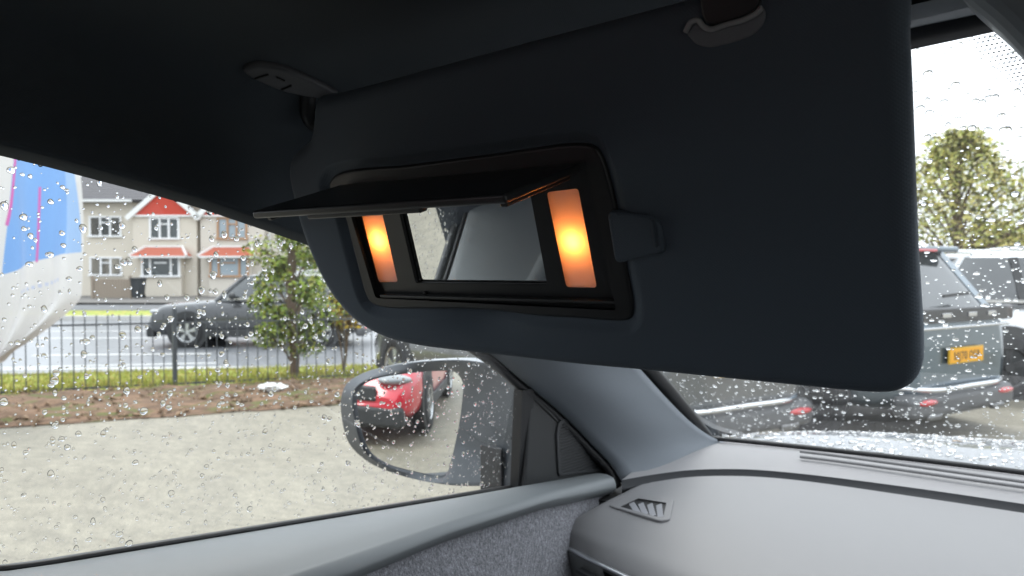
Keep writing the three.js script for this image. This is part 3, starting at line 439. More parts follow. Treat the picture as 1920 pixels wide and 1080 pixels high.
// ---- passenger door: sill trim, fabric, corner trim, glass, seals
const door = thing('passenger_door', 'grey passenger door with heathered fabric panel and rain dotted window', 'car door');
{
  const top = [], fab = [], out = [];
  for (let k = 0; k <= 70; k++) {
    const z = lerp(-0.735, 1.15, Math.pow(k / 70, 1.2)), c = crest(z), l = lower(z), y = gap(z), gx = glassX(y);
    const r = [V(gx + 0.004, y - 0.03, z), V(gx + 0.006, y - 0.002, z), V(gx + 0.010, y, z)];
    for (let i = 1; i <= 6; i++) { const t = i / 7; r.push(V(lerp(gx + 0.01, c.x, t), lerp(y, c.y + 0.004, t) + 0.004 * Math.sin(t * Math.PI), z)); }
    for (let i = 0; i <= 6; i++) { const a = i / 6 * Math.PI / 2; r.push(V(c.x + (l.x - c.x) * Math.sin(a), lerp(c.y, l.y, 1 - Math.cos(a)) + 0.003 * Math.cos(a), z)); }
    r.push(V(l.x - 0.004, l.y - 0.006, z), V(l.x - 0.014, l.y - 0.012, z));
    top.push(r);
    const f = [V(l.x - 0.02, l.y - 0.004, z)]; for (let i = 0; i <= 14; i++) { const t = i / 14; f.push(V(l.x - 0.012 + 0.03 * Math.sin(t * 2.2), l.y - 0.006 - 0.34 * t, z)); } fab.push(f);
    out.push([V(gx - 0.012, y - 0.008, z), V(gx - 0.02, y - 0.016, z), V(gx - 0.11, y - 0.18, z), V(gx - 0.13, 0.6, z), V(gx - 0.1, 0.35, z)]);
  }
  part(door, 'sill_trim', loft(top, { flip: true }), M.doorTop);
  part(door, 'fabric_panel', loft(fab, { flip: true }), M.doorFabric);
  part(door, 'outer_skin', loft(out), std(lin(0.3, 0.31, 0.33), 0.3, { metalness: 0.4, clearcoat: 1 }));
  part(door, 'lower_trim', rbox(0.05, 0.5, 1.9, 0.02, -0.49, 0.6, 0.2), M.blackPlastic);
  const glass = (z0, z1) => { const rows = []; for (let k = 0; k <= 24; k++) { const z = lerp(z0, z1, k / 24), y0 = gap(z) - 0.02, y1 = Math.max(y0 + 0.005, winTop(z) + 0.012), r = []; for (let i = 0; i <= 6; i++) { const y = lerp(y0, y1, i / 6); r.push(V(glassX(y), y, z)); } rows.push(r); } return loft(rows); };
  part(door, 'window_glass', glass(-0.66, 0.06), M.pane);
  const seal = []; for (let z = -0.63; z < 0.06; z += 0.03) { const y = gap(z); seal.push(V(glassX(y) + 0.006, y + 0.0005, z)); }
  part(door, 'window_seal', tube(seal, 0.0022, 60, 6), M.rubber);
  const seal2 = []; for (let z = -0.63; z < 0.06; z += 0.03) { const y = gap(z); seal2.push(V(glassX(y) - 0.009, y - 0.006, z)); }
  part(door, 'outer_seal', tube(seal2, 0.0045, 60, 6), M.satinPlastic);
  // front channel of the glass
  part(door, 'window_channel', merge([beam(onX(983, 728, -0.535), onX(975, 922, -0.545), 0.02, 0.012, V(1, 0, 0))]), M.rubber);
  // corner trim with tweeter grille
  const q = (px, py, x = -0.534) => { const p = onX(px, py, x); return [-p.z, p.y]; };
  const tri = [[990, 738], [1012, 752], [1055, 788], [1100, 832], [1134, 868], [1150, 893], [1095, 906], [1040, 917], [980, 917]].map(([a, b]) => q(a, b));
  const side = (sh, d, bev, x) => extrude(sh, d, bev, 3).rotateY(Math.PI / 2).translate(x, 0, 0);
  const ct = part(door, 'corner_trim', side(shape2(roundedPoly(tri, 0.004)), 0.012, 0.003, -0.543), M.blackPlastic);
  const gr = [[1042, 815], [1046, 792], [1058, 782], [1072, 788], [1098, 812], [1125, 846], [1141, 876], [1140, 881], [1046, 893]].map(([a, b]) => q(a, b, -0.53));
  const rimS = shape2(roundedPoly(gr, 0.006)); const cen = gr.reduce((s, p) => [s[0] + p[0] / gr.length, s[1] + p[1] / gr.length], [0, 0]);
  rimS.holes.push(new THREE.Path(roundedPoly(gr.map((p) => [lerp(p[0], cen[0], 0.07), lerp(p[1], cen[1], 0.07)]), 0.006).map((p) => new THREE.Vector2(...p))));
  const tg = part(ct, 'tweeter_grille', side(rimS, 0.004, 0.0012, -0.5325), M.satinPlastic);
  const ribs = [], ys = gr.map((p) => p[1]), y0 = Math.min(...ys), y1 = Math.max(...ys);
  for (let y = y0 + 0.003; y < y1 - 0.002; y += 0.0034) { const xs = []; gr.forEach((p, i) => { const n = gr[(i + 1) % gr.length]; if ((p[1] - y) * (n[1] - y) < 0) xs.push(p[0] + (y - p[1]) / (n[1] - p[1]) * (n[0] - p[0])); }); if (xs.length > 1) { const a = Math.min(...xs) + 0.002, b = Math.max(...xs) - 0.002; if (b > a) ribs.push(box(0.003, 0.0018, b - a, -0.531, y, -(a + b) / 2)); } }
  part(ct, 'grille_ribs', merge(ribs), M.satinPlastic); void tg;
}
{ // centre pillar beside the seat, seen in the vanity mirror
  const g = thing('centre_pillar', 'dark trimmed centre pillar behind the passenger window', 'car pillar'), rows = [];
  for (let k = 0; k <= 20; k++) { const y = lerp(1.1, 1.50, k / 20), x = glassX(y), w = lerp(0.11, 0.09, k / 20), r = []; for (let i = 0; i <= 12; i++) { const t = i / 12; r.push(V(x - 0.02 + 0.055 * Math.pow(Math.sin(t * Math.PI), 0.5), y, -0.035 + t * 2 * w)); } rows.push(r); }
  part(g, 'trim', loft(rows, { flip: true }), std(lin(0.05, 0.055, 0.065), 0.6));
  part(g, 'seat_belt', beam(V(-0.462, 0.95, 0.12), V(-0.45, 1.46, 0.08), 0.046, 0.003, V(1, 0, 0)), std(lin(0.03, 0.045, 0.1), 0.7));
}
{ // rest of the cabin: closes the room so that light comes through the glass only
  const g = thing('cabin_shell', 'dark lower cabin walls and floor of the car', 'car cabin');
  part(g, 'floor', box(1.5, 0.06, 3.2, CX, 0.3, 0.45), M.blackPlastic);
  part(g, 'light_gap_block', box(0.11, 0.3, 0.3, -0.515, 0.985, -0.86), M.rubber); part(g, 'bulkhead', box(1.5, 0.86, 0.06, CX, 0.7, -1.0), M.blackPlastic);  // first box is added, unseen: stops light leaking between door and dash
  part(g, 'right_door', box(0.1, 0.86, 2.9, 0.9, 0.75, 0.5), M.doorTop);
  part(g, 'right_pillar', box(0.07, 0.42, 0.16, 0.83, 1.34, 0.12), M.blackPlastic); part(g, 'right_pillar', box(0.07, 0.42, 0.45, 0.82, 1.34, 1.35), M.blackPlastic);
  part(g, 'right_pillar', beam(V(0.82, 1.5, -0.38), V(0.83, 1.12, -0.98), 0.09, 0.09), M.blackPlastic);
  part(g, 'left_quarter', box(0.07, 0.42, 0.45, -0.53, 1.34, 1.35), M.blackPlastic);
  part(g, 'tailgate', box(1.5, 0.9, 0.08, CX, 0.75, 1.9), M.blackPlastic); part(g, 'rear_pillars', merge([box(0.25, 0.35, 0.5, -0.46, 1.34, 1.75), box(0.25, 0.35, 0.5, 0.76, 1.34, 1.75)]), M.blackPlastic);
}
function seat(label, cx) {
  const g = thing('front_seat', label, 'car seat', V(cx, 0.35, 0.45));
  const rows = []; for (let k = 0; k <= 18; k++) { const t = k / 18, y = 0.3 + t * 0.62, w = 0.5 * lerp(1, 0.82, t * t), z = -0.06 + 0.2 * t, r = []; for (let i = 0; i < 24; i++) { const a = i / 24 * Math.PI * 2, c = Math.cos(a), s = Math.sin(a), th = 0.065 * (t > 0.94 ? 0.6 : 1); r.push(V(w / 2 * Math.sign(c) * Math.pow(Math.abs(c), 0.5), y, z + th * Math.sign(s) * Math.pow(Math.abs(s), 0.7) - (s < 0 ? 0.04 * Math.pow(Math.abs(c), 4) : 0))); } rows.push(r); }
  const lastC = rows[18].map(() => V(0, 0.925, 0.14)); part(g, 'backrest', loft([...rows, lastC], { closed: true }), M.seat);
  part(g, 'cushion', rbox(0.52, 0.16, 0.52, 0.06, 0, 0.2, -0.22), M.seat);
  part(g, 'headrest', rbox(0.27, 0.17, 0.1, 0.045, 0, 1.03, 0.2), M.seat);
  for (const s of [-1, 1]) part(g, 'headrest_post', new THREE.CylinderGeometry(0.006, 0.006, 0.12, 8).translate(s * 0.07, 0.94, 0.17), M.chrome);
}
seat('black front passenger seat behind the viewer, facing the visor', -0.2);

// ---- windscreen pillar trim
{
  const g = thing('pillar_trim', 'blue grey windscreen pillar trim between door and windscreen', 'pillar trim');
  const o = curve([V(-0.496, 1.41, -0.36), onX(800, 585, -0.512), onX(920, 664, -0.524), onX(985, 718, -0.527), onX(1050, 772, -0.526), onX(1112, 835, -0.520), onX(1150, 876, -0.510), onX(1168, 908, -0.502)], false, 60);
  const i = curve([V(-0.444, 1.465, -0.44), V(-0.458, 1.39, -0.58), V(-0.476, 1.31, -0.715), onX(1205, 697, -0.484), onX(1255, 752, -0.488), onX(1302, 797, -0.492), onX(1345, 824, -0.497), onX(1400, 838, -0.50)], false, 60);
  const rows = o.map((p, k) => { const b = i[k], r = [p.clone().add(V(-0.012, -0.002, -0.012))]; for (let n = 0; n <= 12; n++) { const t = n / 12; r.push(p.clone().lerp(b, t).add(V(0.02 * Math.sin(Math.PI * Math.pow(t, 0.8)), 0.004 * Math.sin(Math.PI * t), 0.02 * Math.sin(Math.PI * t)))); } r.push(b.clone().add(V(-0.01, -0.004, -0.014))); return r; });
  part(g, 'trim', loft(rows), M.pillar);
  part(g, 'outer_pillar', loft(o.map((p, k) => [p.clone().add(V(-0.03, -0.004, -0.015)), p.clone().add(V(-0.05, 0.02, -0.05)), i[k].clone().add(V(-0.03, 0.01, -0.05)), i[k].clone().add(V(-0.012, 0.012, -0.012))])), M.rubber);
  part(g, 'door_seal', tube(o.map((p) => p.clone().add(V(-0.008, -0.005, -0.002))), 0.005, 80, 6), M.rubber);
}
// ---- dashboard
{
  const g = thing('dashboard', 'grey soft touch dashboard with side vents below the windscreen', 'dashboard');
  const sp = (a) => new THREE.CatmullRomCurve3(a, false, 'centripetal');
  const A0 = [[1166, 900], [1230, 889], [1300, 881], [1400, 880], [1500, 888], [1700, 913], [1920, 945]].map(([a, b]) => onY(a, b, 1.152));
  const A1 = [[1166, 916], [1230, 903], [1300, 894], [1400, 893], [1500, 901], [1700, 929], [1920, 962]].map(([a, b]) => onY(a, b, 1.149));
  const far = (p) => [V(0.15, p.y, p.z - 0.03), V(0.5, p.y, p.z), V(0.8, p.y, p.z + 0.12)];
  const cA0 = sp([...A0, ...far(A0[6])]).getSpacedPoints(90), cA1 = sp([...A1, ...far(A1[6])]).getSpacedPoints(90);
  // upper pad, from the strip to the glass
  const up = []; const wsb = []; for (let k = 0; k <= 90; k++) { const u = clamp((cA0[k].x + 0.512) / 1.324, 0, 1); wsb.push(WS(u, 0.0).add(V(0, -0.006, -0.012))); }
  wsb[0].copy(V(-0.512, 1.158, -0.9)); 
  for (let j = 0; j <= 10; j++) { const t = j / 10; up.push(cA0.map((p, k) => p.clone().lerp(wsb[k], t).add(V(0, 0.006 * Math.sin(Math.PI * t), 0)))); }
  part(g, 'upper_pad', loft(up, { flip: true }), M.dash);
  // dark strip: a groove between both pads
  part(g, 'seam_strip', loft([cA0.map((p) => p.clone()), cA0.map((p, k) => p.clone().lerp(cA1[k], 0.15).add(V(0, -0.006, 0))), cA0.map((p, k) => p.clone().lerp(cA1[k], 0.5).add(V(0, -0.008, 0))), cA0.map((p, k) => p.clone().lerp(cA1[k], 0.9).add(V(0, -0.007, 0))), cA1.map((p) => p.clone().add(V(0, -0.001, 0)))]), M.strip);
  // main pad
  const B = sp([onY(1059, 990, 1.119), onY(1070, 1004, 1.118), onY(1190, 1062, 1.116), V(-0.2, 1.112, -0.575), V(0.15, 1.112, -0.56), V(0.8, 1.112, -0.56)]).getSpacedPoints(90);
  const Lc = sp([onY(1166, 916, 1.149), onY(1112, 943, 1.143), onY(1076, 966, 1.133), onY(1059, 990, 1.119)]);
  const rows = []; const NR = 26;
  for (let j = 0; j <= NR; j++) { const s = j / NR, l = Lc.getPoint(s), d0 = cA1[0].clone().lerp(B[0], s); rows.push(cA1.map((p, k) => { const t = k / 90, q = p.clone().lerp(B[k], s); q.add(l.clone().sub(d0).multiplyScalar(Math.pow(1 - t, 8))); q.y += 0.016 * Math.sin(Math.PI * Math.pow(s, 1.3)) * clamp(t * 6, 0, 1) - 0.006 * Math.pow(1 - clamp(t / 0.03, 0, 1), 2) - 0.006 * Math.pow(1 - clamp((1 - s) / 0.08, 0, 1), 2); return q; })); }
  const last = rows[NR];
  for (let i = 1; i <= 5; i++) { const a = i / 5 * Math.PI / 2; rows.push(last.map((p) => p.clone().add(V(0, -0.012 * Math.sin(a) , 0.006 * Math.sin(a) - 0.004 * (1 - Math.cos(a)))))); }
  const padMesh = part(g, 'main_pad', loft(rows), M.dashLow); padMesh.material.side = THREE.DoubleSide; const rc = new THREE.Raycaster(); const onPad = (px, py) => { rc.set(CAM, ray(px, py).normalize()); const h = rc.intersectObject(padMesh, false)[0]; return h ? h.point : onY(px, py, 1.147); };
  // end wall of the pad, towards the door
  const w = []; for (let j = 0; j <= NR; j++) { const p = rows[j][0]; const c = []; for (let i = 0; i <= 8; i++) { const t = i / 8; c.push(p.clone().add(V(-0.006 * Math.sin(Math.min(1, t * 3) * Math.PI / 2) + 0.03 * t * t, -0.14 * t, 0.004 * t))); } w.push(c); }
  part(g, 'end_cap', loft(w), M.strip);
  // front lower face: chrome line, vent and blades
  const low = rows[NR + 5];
  part(g, 'front_face', loft([0, 0.02, 0.06, 0.2, 0.5].map((d) => low.map((p) => p.clone().add(V(0, -d, -0.006 + (d > 0.05 ? -0.03 : 0)))))), M.blackPlastic);
  const ch = last.slice(0, 60).map((p) => p.clone().add(V(0.003, -0.005, 0.006))); part(g, 'chrome_line', tube(ch.filter((_, i) => i % 3 === 0), 0.0024, 80, 8), std(lin(0.8, 0.81, 0.83), 0.3, { metalness: 1 }));
  const ev = part(g, 'end_vent', loft([0.006, 0.028, 0.06].map((d) => last.slice(0, 6).map((p) => p.clone().add(V(0.004 + d * 0.3, -d, 0.009))))), std(lin(0.16, 0.165, 0.16), 0.25));
  for (const d of [0.018, 0.036, 0.054]) part(ev, 'blade', beam(last[2].clone().add(V(0.012 + d * 0.3, -d, 0.014)), last[16].clone().add(V(0, -d, 0.012)), 0.012, 0.0035), M.satinPlastic);
  // demister vent on the pad
  const fr = [[1140, 950], [1194, 927], [1264, 938], [1256, 976], [1238, 979]], op = [[1160, 953], [1196, 936], [1252, 945], [1246, 972], [1232, 973]];
  const v0 = onPad(1160, 955), v1 = onPad(1250, 958), v2 = onPad(1196, 930), e1 = v1.clone().sub(v0).normalize(), nn = e1.clone().cross(v2.clone().sub(v0)).normalize(); if (nn.y < 0) nn.negate(); const e2 = nn.clone().cross(e1).normalize();
  const fp = v0.clone().addScaledVector(nn, 0.0005), M4 = new THREE.Matrix4().makeBasis(e1, e2, nn).setPosition(fp), fx = (a) => a.map(([x, y]) => { const p = onPlane(x, y, fp, nn).sub(fp); return [p.dot(e1), p.dot(e2)]; });
  const S = shape2(roundedPoly(fx(fr), 0.004)); S.holes.push(new THREE.Path(roundedPoly(fx(op), 0.003).map((p) => new THREE.Vector2(...p))));
  const dv = part(g, 'demister_vent', extrude(S, 0.004, 0.0012, 3, -0.0022).applyMatrix4(M4), M.dashLow);
  part(dv, 'recess', new THREE.ShapeGeometry(shape2(fx(op))).translate(0, 0, 0.0001).applyMatrix4(M4), M.rubber);
  for (let k = 0; k < 4; k++) { const t = (k + 0.5) / 4, [a] = fx([[lerp(1176, 1244, t), lerp(944, 948, t)]]), [b] = fx([[lerp(1190, 1246, t), lerp(963, 973, t)]]); part(dv, 'vane', beam(V(a[0], a[1], 0.0006), V(b[0], b[1], 0.0006), 0.0062, 0.0012, V(-0.35, 0, 1)).applyMatrix4(M4), std(lin(0.3, 0.3, 0.32), 0.4)); }
  // demister slot by the glass
  const sl = (o, y0) => [[1500, 846 + o], [1560, 853 + o], [1700, 872 + o], [1920, 903 + o]].map(([a, b]) => onY(a, b, y0)).concat([V(0.1, y0, -1.02)]);
  part(g, 'slot_rib', tube(sl(0, 1.1645), 0.0022, 50, 8), M.dash); part(g, 'slot_rib', tube(sl(10, 1.1625), 0.0022, 50, 8), M.dash);
}
// ---- door mirror
const mirrorN = V(Math.sin(0.37), -0.026, Math.cos(0.37)).normalize(), mirrorC = onZ(765, 795, -0.655);
{
  const g = thing('door_mirror', 'dark grey door mirror housing outside the wet passenger window', 'door mirror', V(0, 0, 0));
  const Z = -0.655, outl = curve([[640, 748], [648, 722], [680, 700], [740, 684], [810, 676], [880, 676], [935, 688], [968, 708], [978, 740], [976, 800], [968, 905], [900, 911], [830, 908], [750, 890], [690, 864], [655, 830], [642, 785]].map(([a, b]) => onZ(a, b, Z)), true, 120).slice(0, 120);
  const c = outl.reduce((s, p) => s.add(p), V(0, 0, 0)).divideScalar(outl.length);
  const sh = (k, dz) => outl.map((p) => c.clone().lerp(p, k).add(V(0.01 * (dz / 0.1), 0, -dz)));
  const hm = std(lin(0.10, 0.115, 0.13), 0.3, { clearcoat: 0.4 });
  part(g, 'housing', loft([sh(1, 0), sh(1.02, 0.012), sh(1.0, 0.035), sh(0.92, 0.07), sh(0.75, 0.098), sh(0.5, 0.115), sh(0.2, 0.121), sh(0.01, 0.122)], { closed: true }), hm);
  const gp = [[668, 748], [674, 728], [700, 712], [760, 701], [820, 696], [852, 698], [868, 716], [868, 748], [861, 800], [848, 858], [838, 888], [828, 893], [780, 885], [722, 868], [692, 846], [676, 805]].map(([a, b]) => onPlane(a, b, mirrorC, mirrorN));
  const go = curve(gp, true, 120).slice(0, 120);
  // match the start of both outlines by angle
  const ang = (p, o) => Math.atan2(p.y - o.y, p.x - o.x); const gc = go.reduce((s, p) => s.add(p), V(0, 0, 0)).divideScalar(120);
  const byAng = go.map((p) => [ang(p, gc), p]).sort((a, b) => a[0] - b[0]), ob = outl.map((p) => [ang(p, gc), p]).sort((a, b) => a[0] - b[0]);
  const pick = (arr, a) => { let i = arr.findIndex((q) => q[0] > a); if (i <= 0) i = 0; const p = arr[(i + arr.length - 1) % arr.length], q = arr[i]; let d = q[0] - p[0]; if (d <= 0) d += Math.PI * 2; let e = a - p[0]; if (e < 0) e += Math.PI * 2; return p[1].clone().lerp(q[1], clamp(e / d, 0, 1)); };
  const R1 = [], R2 = []; for (let i = 0; i < 160; i++) { const a = -Math.PI + (i + 0.5) / 160 * Math.PI * 2; R1.push(pick(ob, a)); R2.push(pick(byAng, a)); }
  const inw = (p, k) => gc.clone().lerp(p, k);
  part(g, 'bezel', loft([R1, R1.map((p, i) => p.clone().lerp(R2[i], 0.12).add(V(0, 0, 0.004))), R1.map((p, i) => p.clone().lerp(R2[i], 0.5).add(V(0, 0, 0.001))), R2.map((p) => inw(p, 1.03).add(V(0, 0, 0.004))), R2.map((p) => inw(p, 1.0).add(V(0, 0, -0.004))), R2.map((p) => inw(p, 0.97).add(V(0, 0, -0.008)))], { closed: true, flip: true }), std(lin(0.05, 0.057, 0.065), 0.45));
  // convex glass
  const RAD = 2.0, rows = []; for (let k = 0; k <= 14; k++) { const t = k / 14; rows.push(R2.map((p) => { const q = inw(p, Math.max(t, 0.004)); const d = q.distanceTo(gc); return q.addScaledVector(mirrorN, -d * d / (2 * RAD)); })); }
  const mg = loft(rows, { closed: true, flip: true }); part(g, 'glass', mg, M.mirror);
  part(g, 'foot', merge([rbox(0.10, 0.05, 0.07, 0.015, onZ(965, 890, Z).x - 0.01, onZ(965, 890, Z).y - 0.002, Z - 0.04), rbox(0.06, 0.03, 0.05, 0.01, onZ(930, 905, Z).x, onZ(930, 905, Z).y, Z - 0.04)]), clad);
  part(g, 'side_panel', rbox(0.035, 0.06, 0.004, 0.0015, onZ(925, 882, Z).x, onZ(925, 882, Z).y, Z + 0.003), M.satinPlastic);
}
{ // the red car that the door mirror shows
  const look = (px, py, d) => { const P = onPlane(px, py, mirrorC, mirrorN), n = mirrorN.clone().addScaledVector(P.clone().sub(mirrorC), 1 / 2.0).normalize(), i = P.clone().sub(CAM).normalize(), o = i.sub(n.clone().multiplyScalar(2 * i.dot(n))); return P.addScaledVector(o, d); };
  makeCar('parked_car', 'red car parked behind, seen in the door mirror', { L: 4.2, W: 1.78, H: 1.55, color: lin(0.55, 0.012, 0.03), metal: 0.1, pos: V(-1.86, 0, 5.0), turn: 0.1, belt: 0.98, mirrorMat: std(lin(0.55, 0.012, 0.03), 0.3) });
}
// ---------------------------------------------------------------- sun visor
const tilt = 0.335, yawV = 0.13, spinV = (v) => v.applyAxisAngle(V(0, 1, 0), yawV), vU = spinV(V(1, 0, 0)), vV = spinV(V(0, Math.cos(tilt), Math.sin(tilt))), vN = spinV(V(0, -Math.sin(tilt), Math.cos(tilt))), vO = V(-0.28, 1.43, -0.309);
const visor = thing('sun_visor', 'dark grey fabric sun visor folded down with lit vanity mirror', 'sun visor', vO);
visor.rotation.order = 'YXZ'; visor.rotation.set(tilt, yawV, 0);
const vl = (px, py, w = 0) => { const p = onPlane(px, py, vO.clone().addScaledVector(vN, w), vN).sub(vO); return [p.dot(vU), p.dot(vV)]; };
const toL = (p) => { const q = p.clone().sub(vO); return V(q.dot(vU), q.dot(vV), q.dot(vN)); };
{
  const outPx = [[600, 181], [594, 200], [592, 225], [586, 258], [566, 276], [551, 292], [546, 320], [551, 352], [561, 395], [573, 435], [588, 475], [605, 512], [628, 552], [660, 590], [694, 616], [735, 635], [790, 648], [860, 657], [920, 664], [1010, 674], [1100, 684], [1200, 693], [1300, 703], [1400, 713], [1500, 723], [1590, 732], [1650, 736], [1685, 733], [1712, 718], [1727, 692], [1729, 650], [1724, 560], [1719, 480], [1713, 330], [1706, 150], [1700, 0], [1695, -110], [1680, -145], [1640, -150], [1560, -70], [1420, -32], [1280, 3], [1150, 37], [1000, 77], [900, 104], [800, 131], [700, 158], [640, 173], [615, 178]];
  // close the top of the outline level with its visible line
  const pts = outPx.map(([a, b]) => vl(a, b, -0.006)), topV = Math.max(...outPx.slice(41, 46).map(([a, b]) => vl(a, b, -0.006)[1]));
  for (let i = 35; i <= 39; i++) pts[i][1] = Math.min(pts[i][1], topV + (i === 36 ? -0.012 : i === 37 ? -0.003 : i === 35 ? -0.03 : 0));
  pts[36][0] = pts[35][0]; pts[37][0] = pts[35][0] - 0.006; pts[38][0] = pts[35][0] - 0.02; pts[39][0] = pts[35][0] - 0.05;
  const out = new THREE.CatmullRomCurve3(pts.map(([x, y]) => V(x, y, 0)), true, 'centripetal').getSpacedPoints(420).slice(0, 420);
  const inPx = [[616, 352], [626, 330], [773, 309], [920, 290], [1085, 270], [1114, 277], [1128, 298], [1155, 396], [1172, 496], [1186, 577], [1182, 597], [1166, 603], [1080, 598], [1000, 593], [930, 584], [870, 580], [802, 580], [710, 576], [690, 564], [664, 480], [641, 396]];
  const inn = new THREE.CatmullRomCurve3(inPx.map(([a, b]) => { const [x, y] = vl(a, b, -0.002); return V(x, y, 0); }), true, 'centripetal').getSpacedPoints(300).slice(0, 300);
  const [ccx, ccy] = vl(890, 460), C = V(ccx, ccy, 0), NA = 640, NRr = 54;
  const hit = (poly, a) => { const dx = Math.cos(a), dy = Math.sin(a); let best = 0; for (let i = 0; i < poly.length; i++) { const p = poly[i], q = poly[(i + 1) % poly.length], ex = q.x - p.x, ey = q.y - p.y, den = dx * ey - dy * ex; if (Math.abs(den) < 1e-12) continue; const t = ((p.x - C.x) * ey - (p.y - C.y) * ex) / den, s = ((p.x - C.x) * dy - (p.y - C.y) * dx) / den; if (t > 0 && s >= -1e-4 && s <= 1.0001) best = Math.max(best, t); } return best; };
  const dist = (poly, x, y, step = 1) => { let d = 1e9; for (let i = 0; i < poly.length; i += step) { const p = poly[i], q = poly[(i + step) % poly.length], ex = q.x - p.x, ey = q.y - p.y, t = clamp(((x - p.x) * ex + (y - p.y) * ey) / (ex * ex + ey * ey), 0, 1); d = Math.min(d, (x - p.x - t * ex) ** 2 + (y - p.y - t * ey) ** 2); } return Math.sqrt(d); };
  // more rays where the outline is long: spread the angles by arc length
  const angs = []; { const acc = [0]; const P = out; for (let i = 0; i < P.length; i++) acc.push(acc[i] + P[i].distanceTo(P[(i + 1) % P.length])); const set = new Set(); P.forEach((p) => set.add(Math.atan2(p.y - C.y, p.x - C.x))); inn.forEach((p) => set.add(Math.atan2(p.y - C.y, p.x - C.x))); angs.push(...[...set].sort((a, b) => a - b)); }
  const [tx, ty] = vl(905, 600), [tl] = vl(800, 600), [trr] = vl(1010, 600), tw = (trr - tl) / 2;
  const rows = [], Rr = 0.0085, TH = 0.021;
  const hOut = angs.map((a) => hit(out, a)), hIn = angs.map((a) => hit(inn, a));
  for (let j = 0; j <= NRr; j++) {
    const s = j / NRr, t = s < 0.5 ? 0.5 * Math.pow(s / 0.5, 1.5) : 1 - 0.5 * Math.pow((1 - s) / 0.5, 1.8);
    rows.push(angs.map((a, k) => {
      const r = lerp(hIn[k], hOut[k], t), x = C.x + Math.cos(a) * r, y = C.y + Math.sin(a) * r; const dO = j === NRr ? 0 : dist(out, x, y, 2), dI = j === 0 ? 0 : dist(inn, x, y, 2);
      let w = 0; if (dO < Rr) w -= Rr - Math.sqrt(Math.max(0, Rr * Rr - (Rr - dO) ** 2)); if (dI < 0.0075) { const e = 1 - dI / 0.0075; w -= 0.0042 * e * e * (3 - 2 * e); }
      const gx = (x - tx) / tw, gy = (y - ty) / 0.0105; w -= 0.0085 * Math.exp(-gx * gx * 2.2) * Math.exp(-gy * gy) * (y < ty + 0.02 ? 1 : 0);
      w += 0.0012 * n2(x * 9, y * 9) * Math.min(1, dO / 0.03) * 0.4;
      return V(x, y, w);
    }));
  }
  const lastR = rows[NRr]; const ring = (k, w) => lastR.map((p) => V(C.x + (p.x - C.x) * k, C.y + (p.y - C.y) * k, w));
  rows.push(lastR.map((p) => V(p.x, p.y, -Rr - 0.002)), lastR.map((p) => V(p.x, p.y, -TH + 0.007)), ring(0.992, -TH + 0.003), ring(0.97, -TH), ring(0.5, -TH), ring(0.01, -TH));
  const geo = loft(rows, { closed: true, flip: true });
  { const p = geo.attributes.position, uv = []; for (let i = 0; i < p.count; i++) uv.push(p.getX(i), p.getY(i)); geo.setAttribute('uv', new THREE.Float32BufferAttribute(uv, 2)); }
  part(visor, 'panel', geo, M.visor);

  // vanity unit: rim, tray plate, mirror, lamps, stops
  const path = (px, w) => px.map(([a, b]) => vl(a, b, w)); const hole = (a) => new THREE.Path(a.map((p) => new THREE.Vector2(...p)));
  const vanity = part(visor, 'vanity_rim', (() => { const s = new THREE.Shape(inn.map((p) => new THREE.Vector2(C.x + (p.x - C.x) * 1.004, C.y + (p.y - C.y) * 1.004))); s.holes.push(hole(roundedPoly(path([[640, 350], [1103, 288], [1166, 588], [704, 563]], -0.004), 0.005))); return extrude(s, 0.012, 0.0022, 4, -0.0145); })(), M.blackPlastic);
  const W2 = -0.0075;
  const mirPx = [[734, 345], [990, 330], [1029, 537], [778, 533]], lampL = [[662, 350], [706, 346], [748, 531], [708, 531]], lampR = [[1022, 358], [1086, 350], [1122, 542], [1060, 541]];
  const plateS = shape2(roundedPoly(path([[640, 344], [1098, 285], [1158, 580], [702, 557]], W2), 0.004));
  for (const q of [mirPx, lampL, lampR]) plateS.holes.push(hole(roundedPoly(path(q, W2), q === mirPx ? 0.0025 : 0.003)));
  part(visor, 'vanity_plate', extrude(plateS, 0.003, 0.0008, 2, W2 - 0.003), std(lin(0.028, 0.029, 0.03), 0.32));
  part(visor, 'ledge', rbox(Math.abs(vl(1150, 575)[0] - vl(706, 556)[0]), 0.0022, 0.004, 0.0009, (vl(1150, 575)[0] + vl(706, 556)[0]) / 2, vl(930, 565)[1], W2 + 0.003), M.blackPlastic);
  for (const [a, b] of [[797, 550], [1030, 560]]) part(visor, 'rubber_stop', new THREE.SphereGeometry(0.0014, 10, 8).translate(...vl(a, b, W2 + 0.001), W2 + 0.001), M.rubber);
  part(visor, 'vanity_mirror', extrude(shape2(roundedPoly(path(mirPx.map(([a, b], i) => [a + (i === 0 || i === 3 ? -3 : 3), b + (i < 2 ? -3 : 3)]), W2 - 0.003), 0.002)), 0.002, 0, 1, W2 - 0.0055), M.mirror);
  const lampCol = lin(1, 0.25, 0.03);
  for (const q of [lampL, lampR]) {
    const p = path(q, W2 - 0.001), cx = (p[0][0] + p[1][0] + p[2][0] + p[3][0]) / 4, cy = (p[0][1] + p[1][1] + p[2][1] + p[3][1]) / 4;
    const grow = (k) => p.map(([x, y]) => [cx + (x - cx) * k, cy + (y - cy) * (1 + (k - 1) * 0.35)]);
    const lamp = part(visor, 'lamp_lens', extrude(shape2(roundedPoly(grow(1.03), 0.003)), 0.0004, 0, 1, W2 - 0.0016), std(lin(0.88, 0.86, 0.9), 1, { transmission: 0.5, thickness: 0, ior: 1.45 }));
    // white reflector tray behind the lens
    const ring1 = roundedPoly(grow(1.03), 0.003), ring0 = roundedPoly(grow(0.9), 0.003);
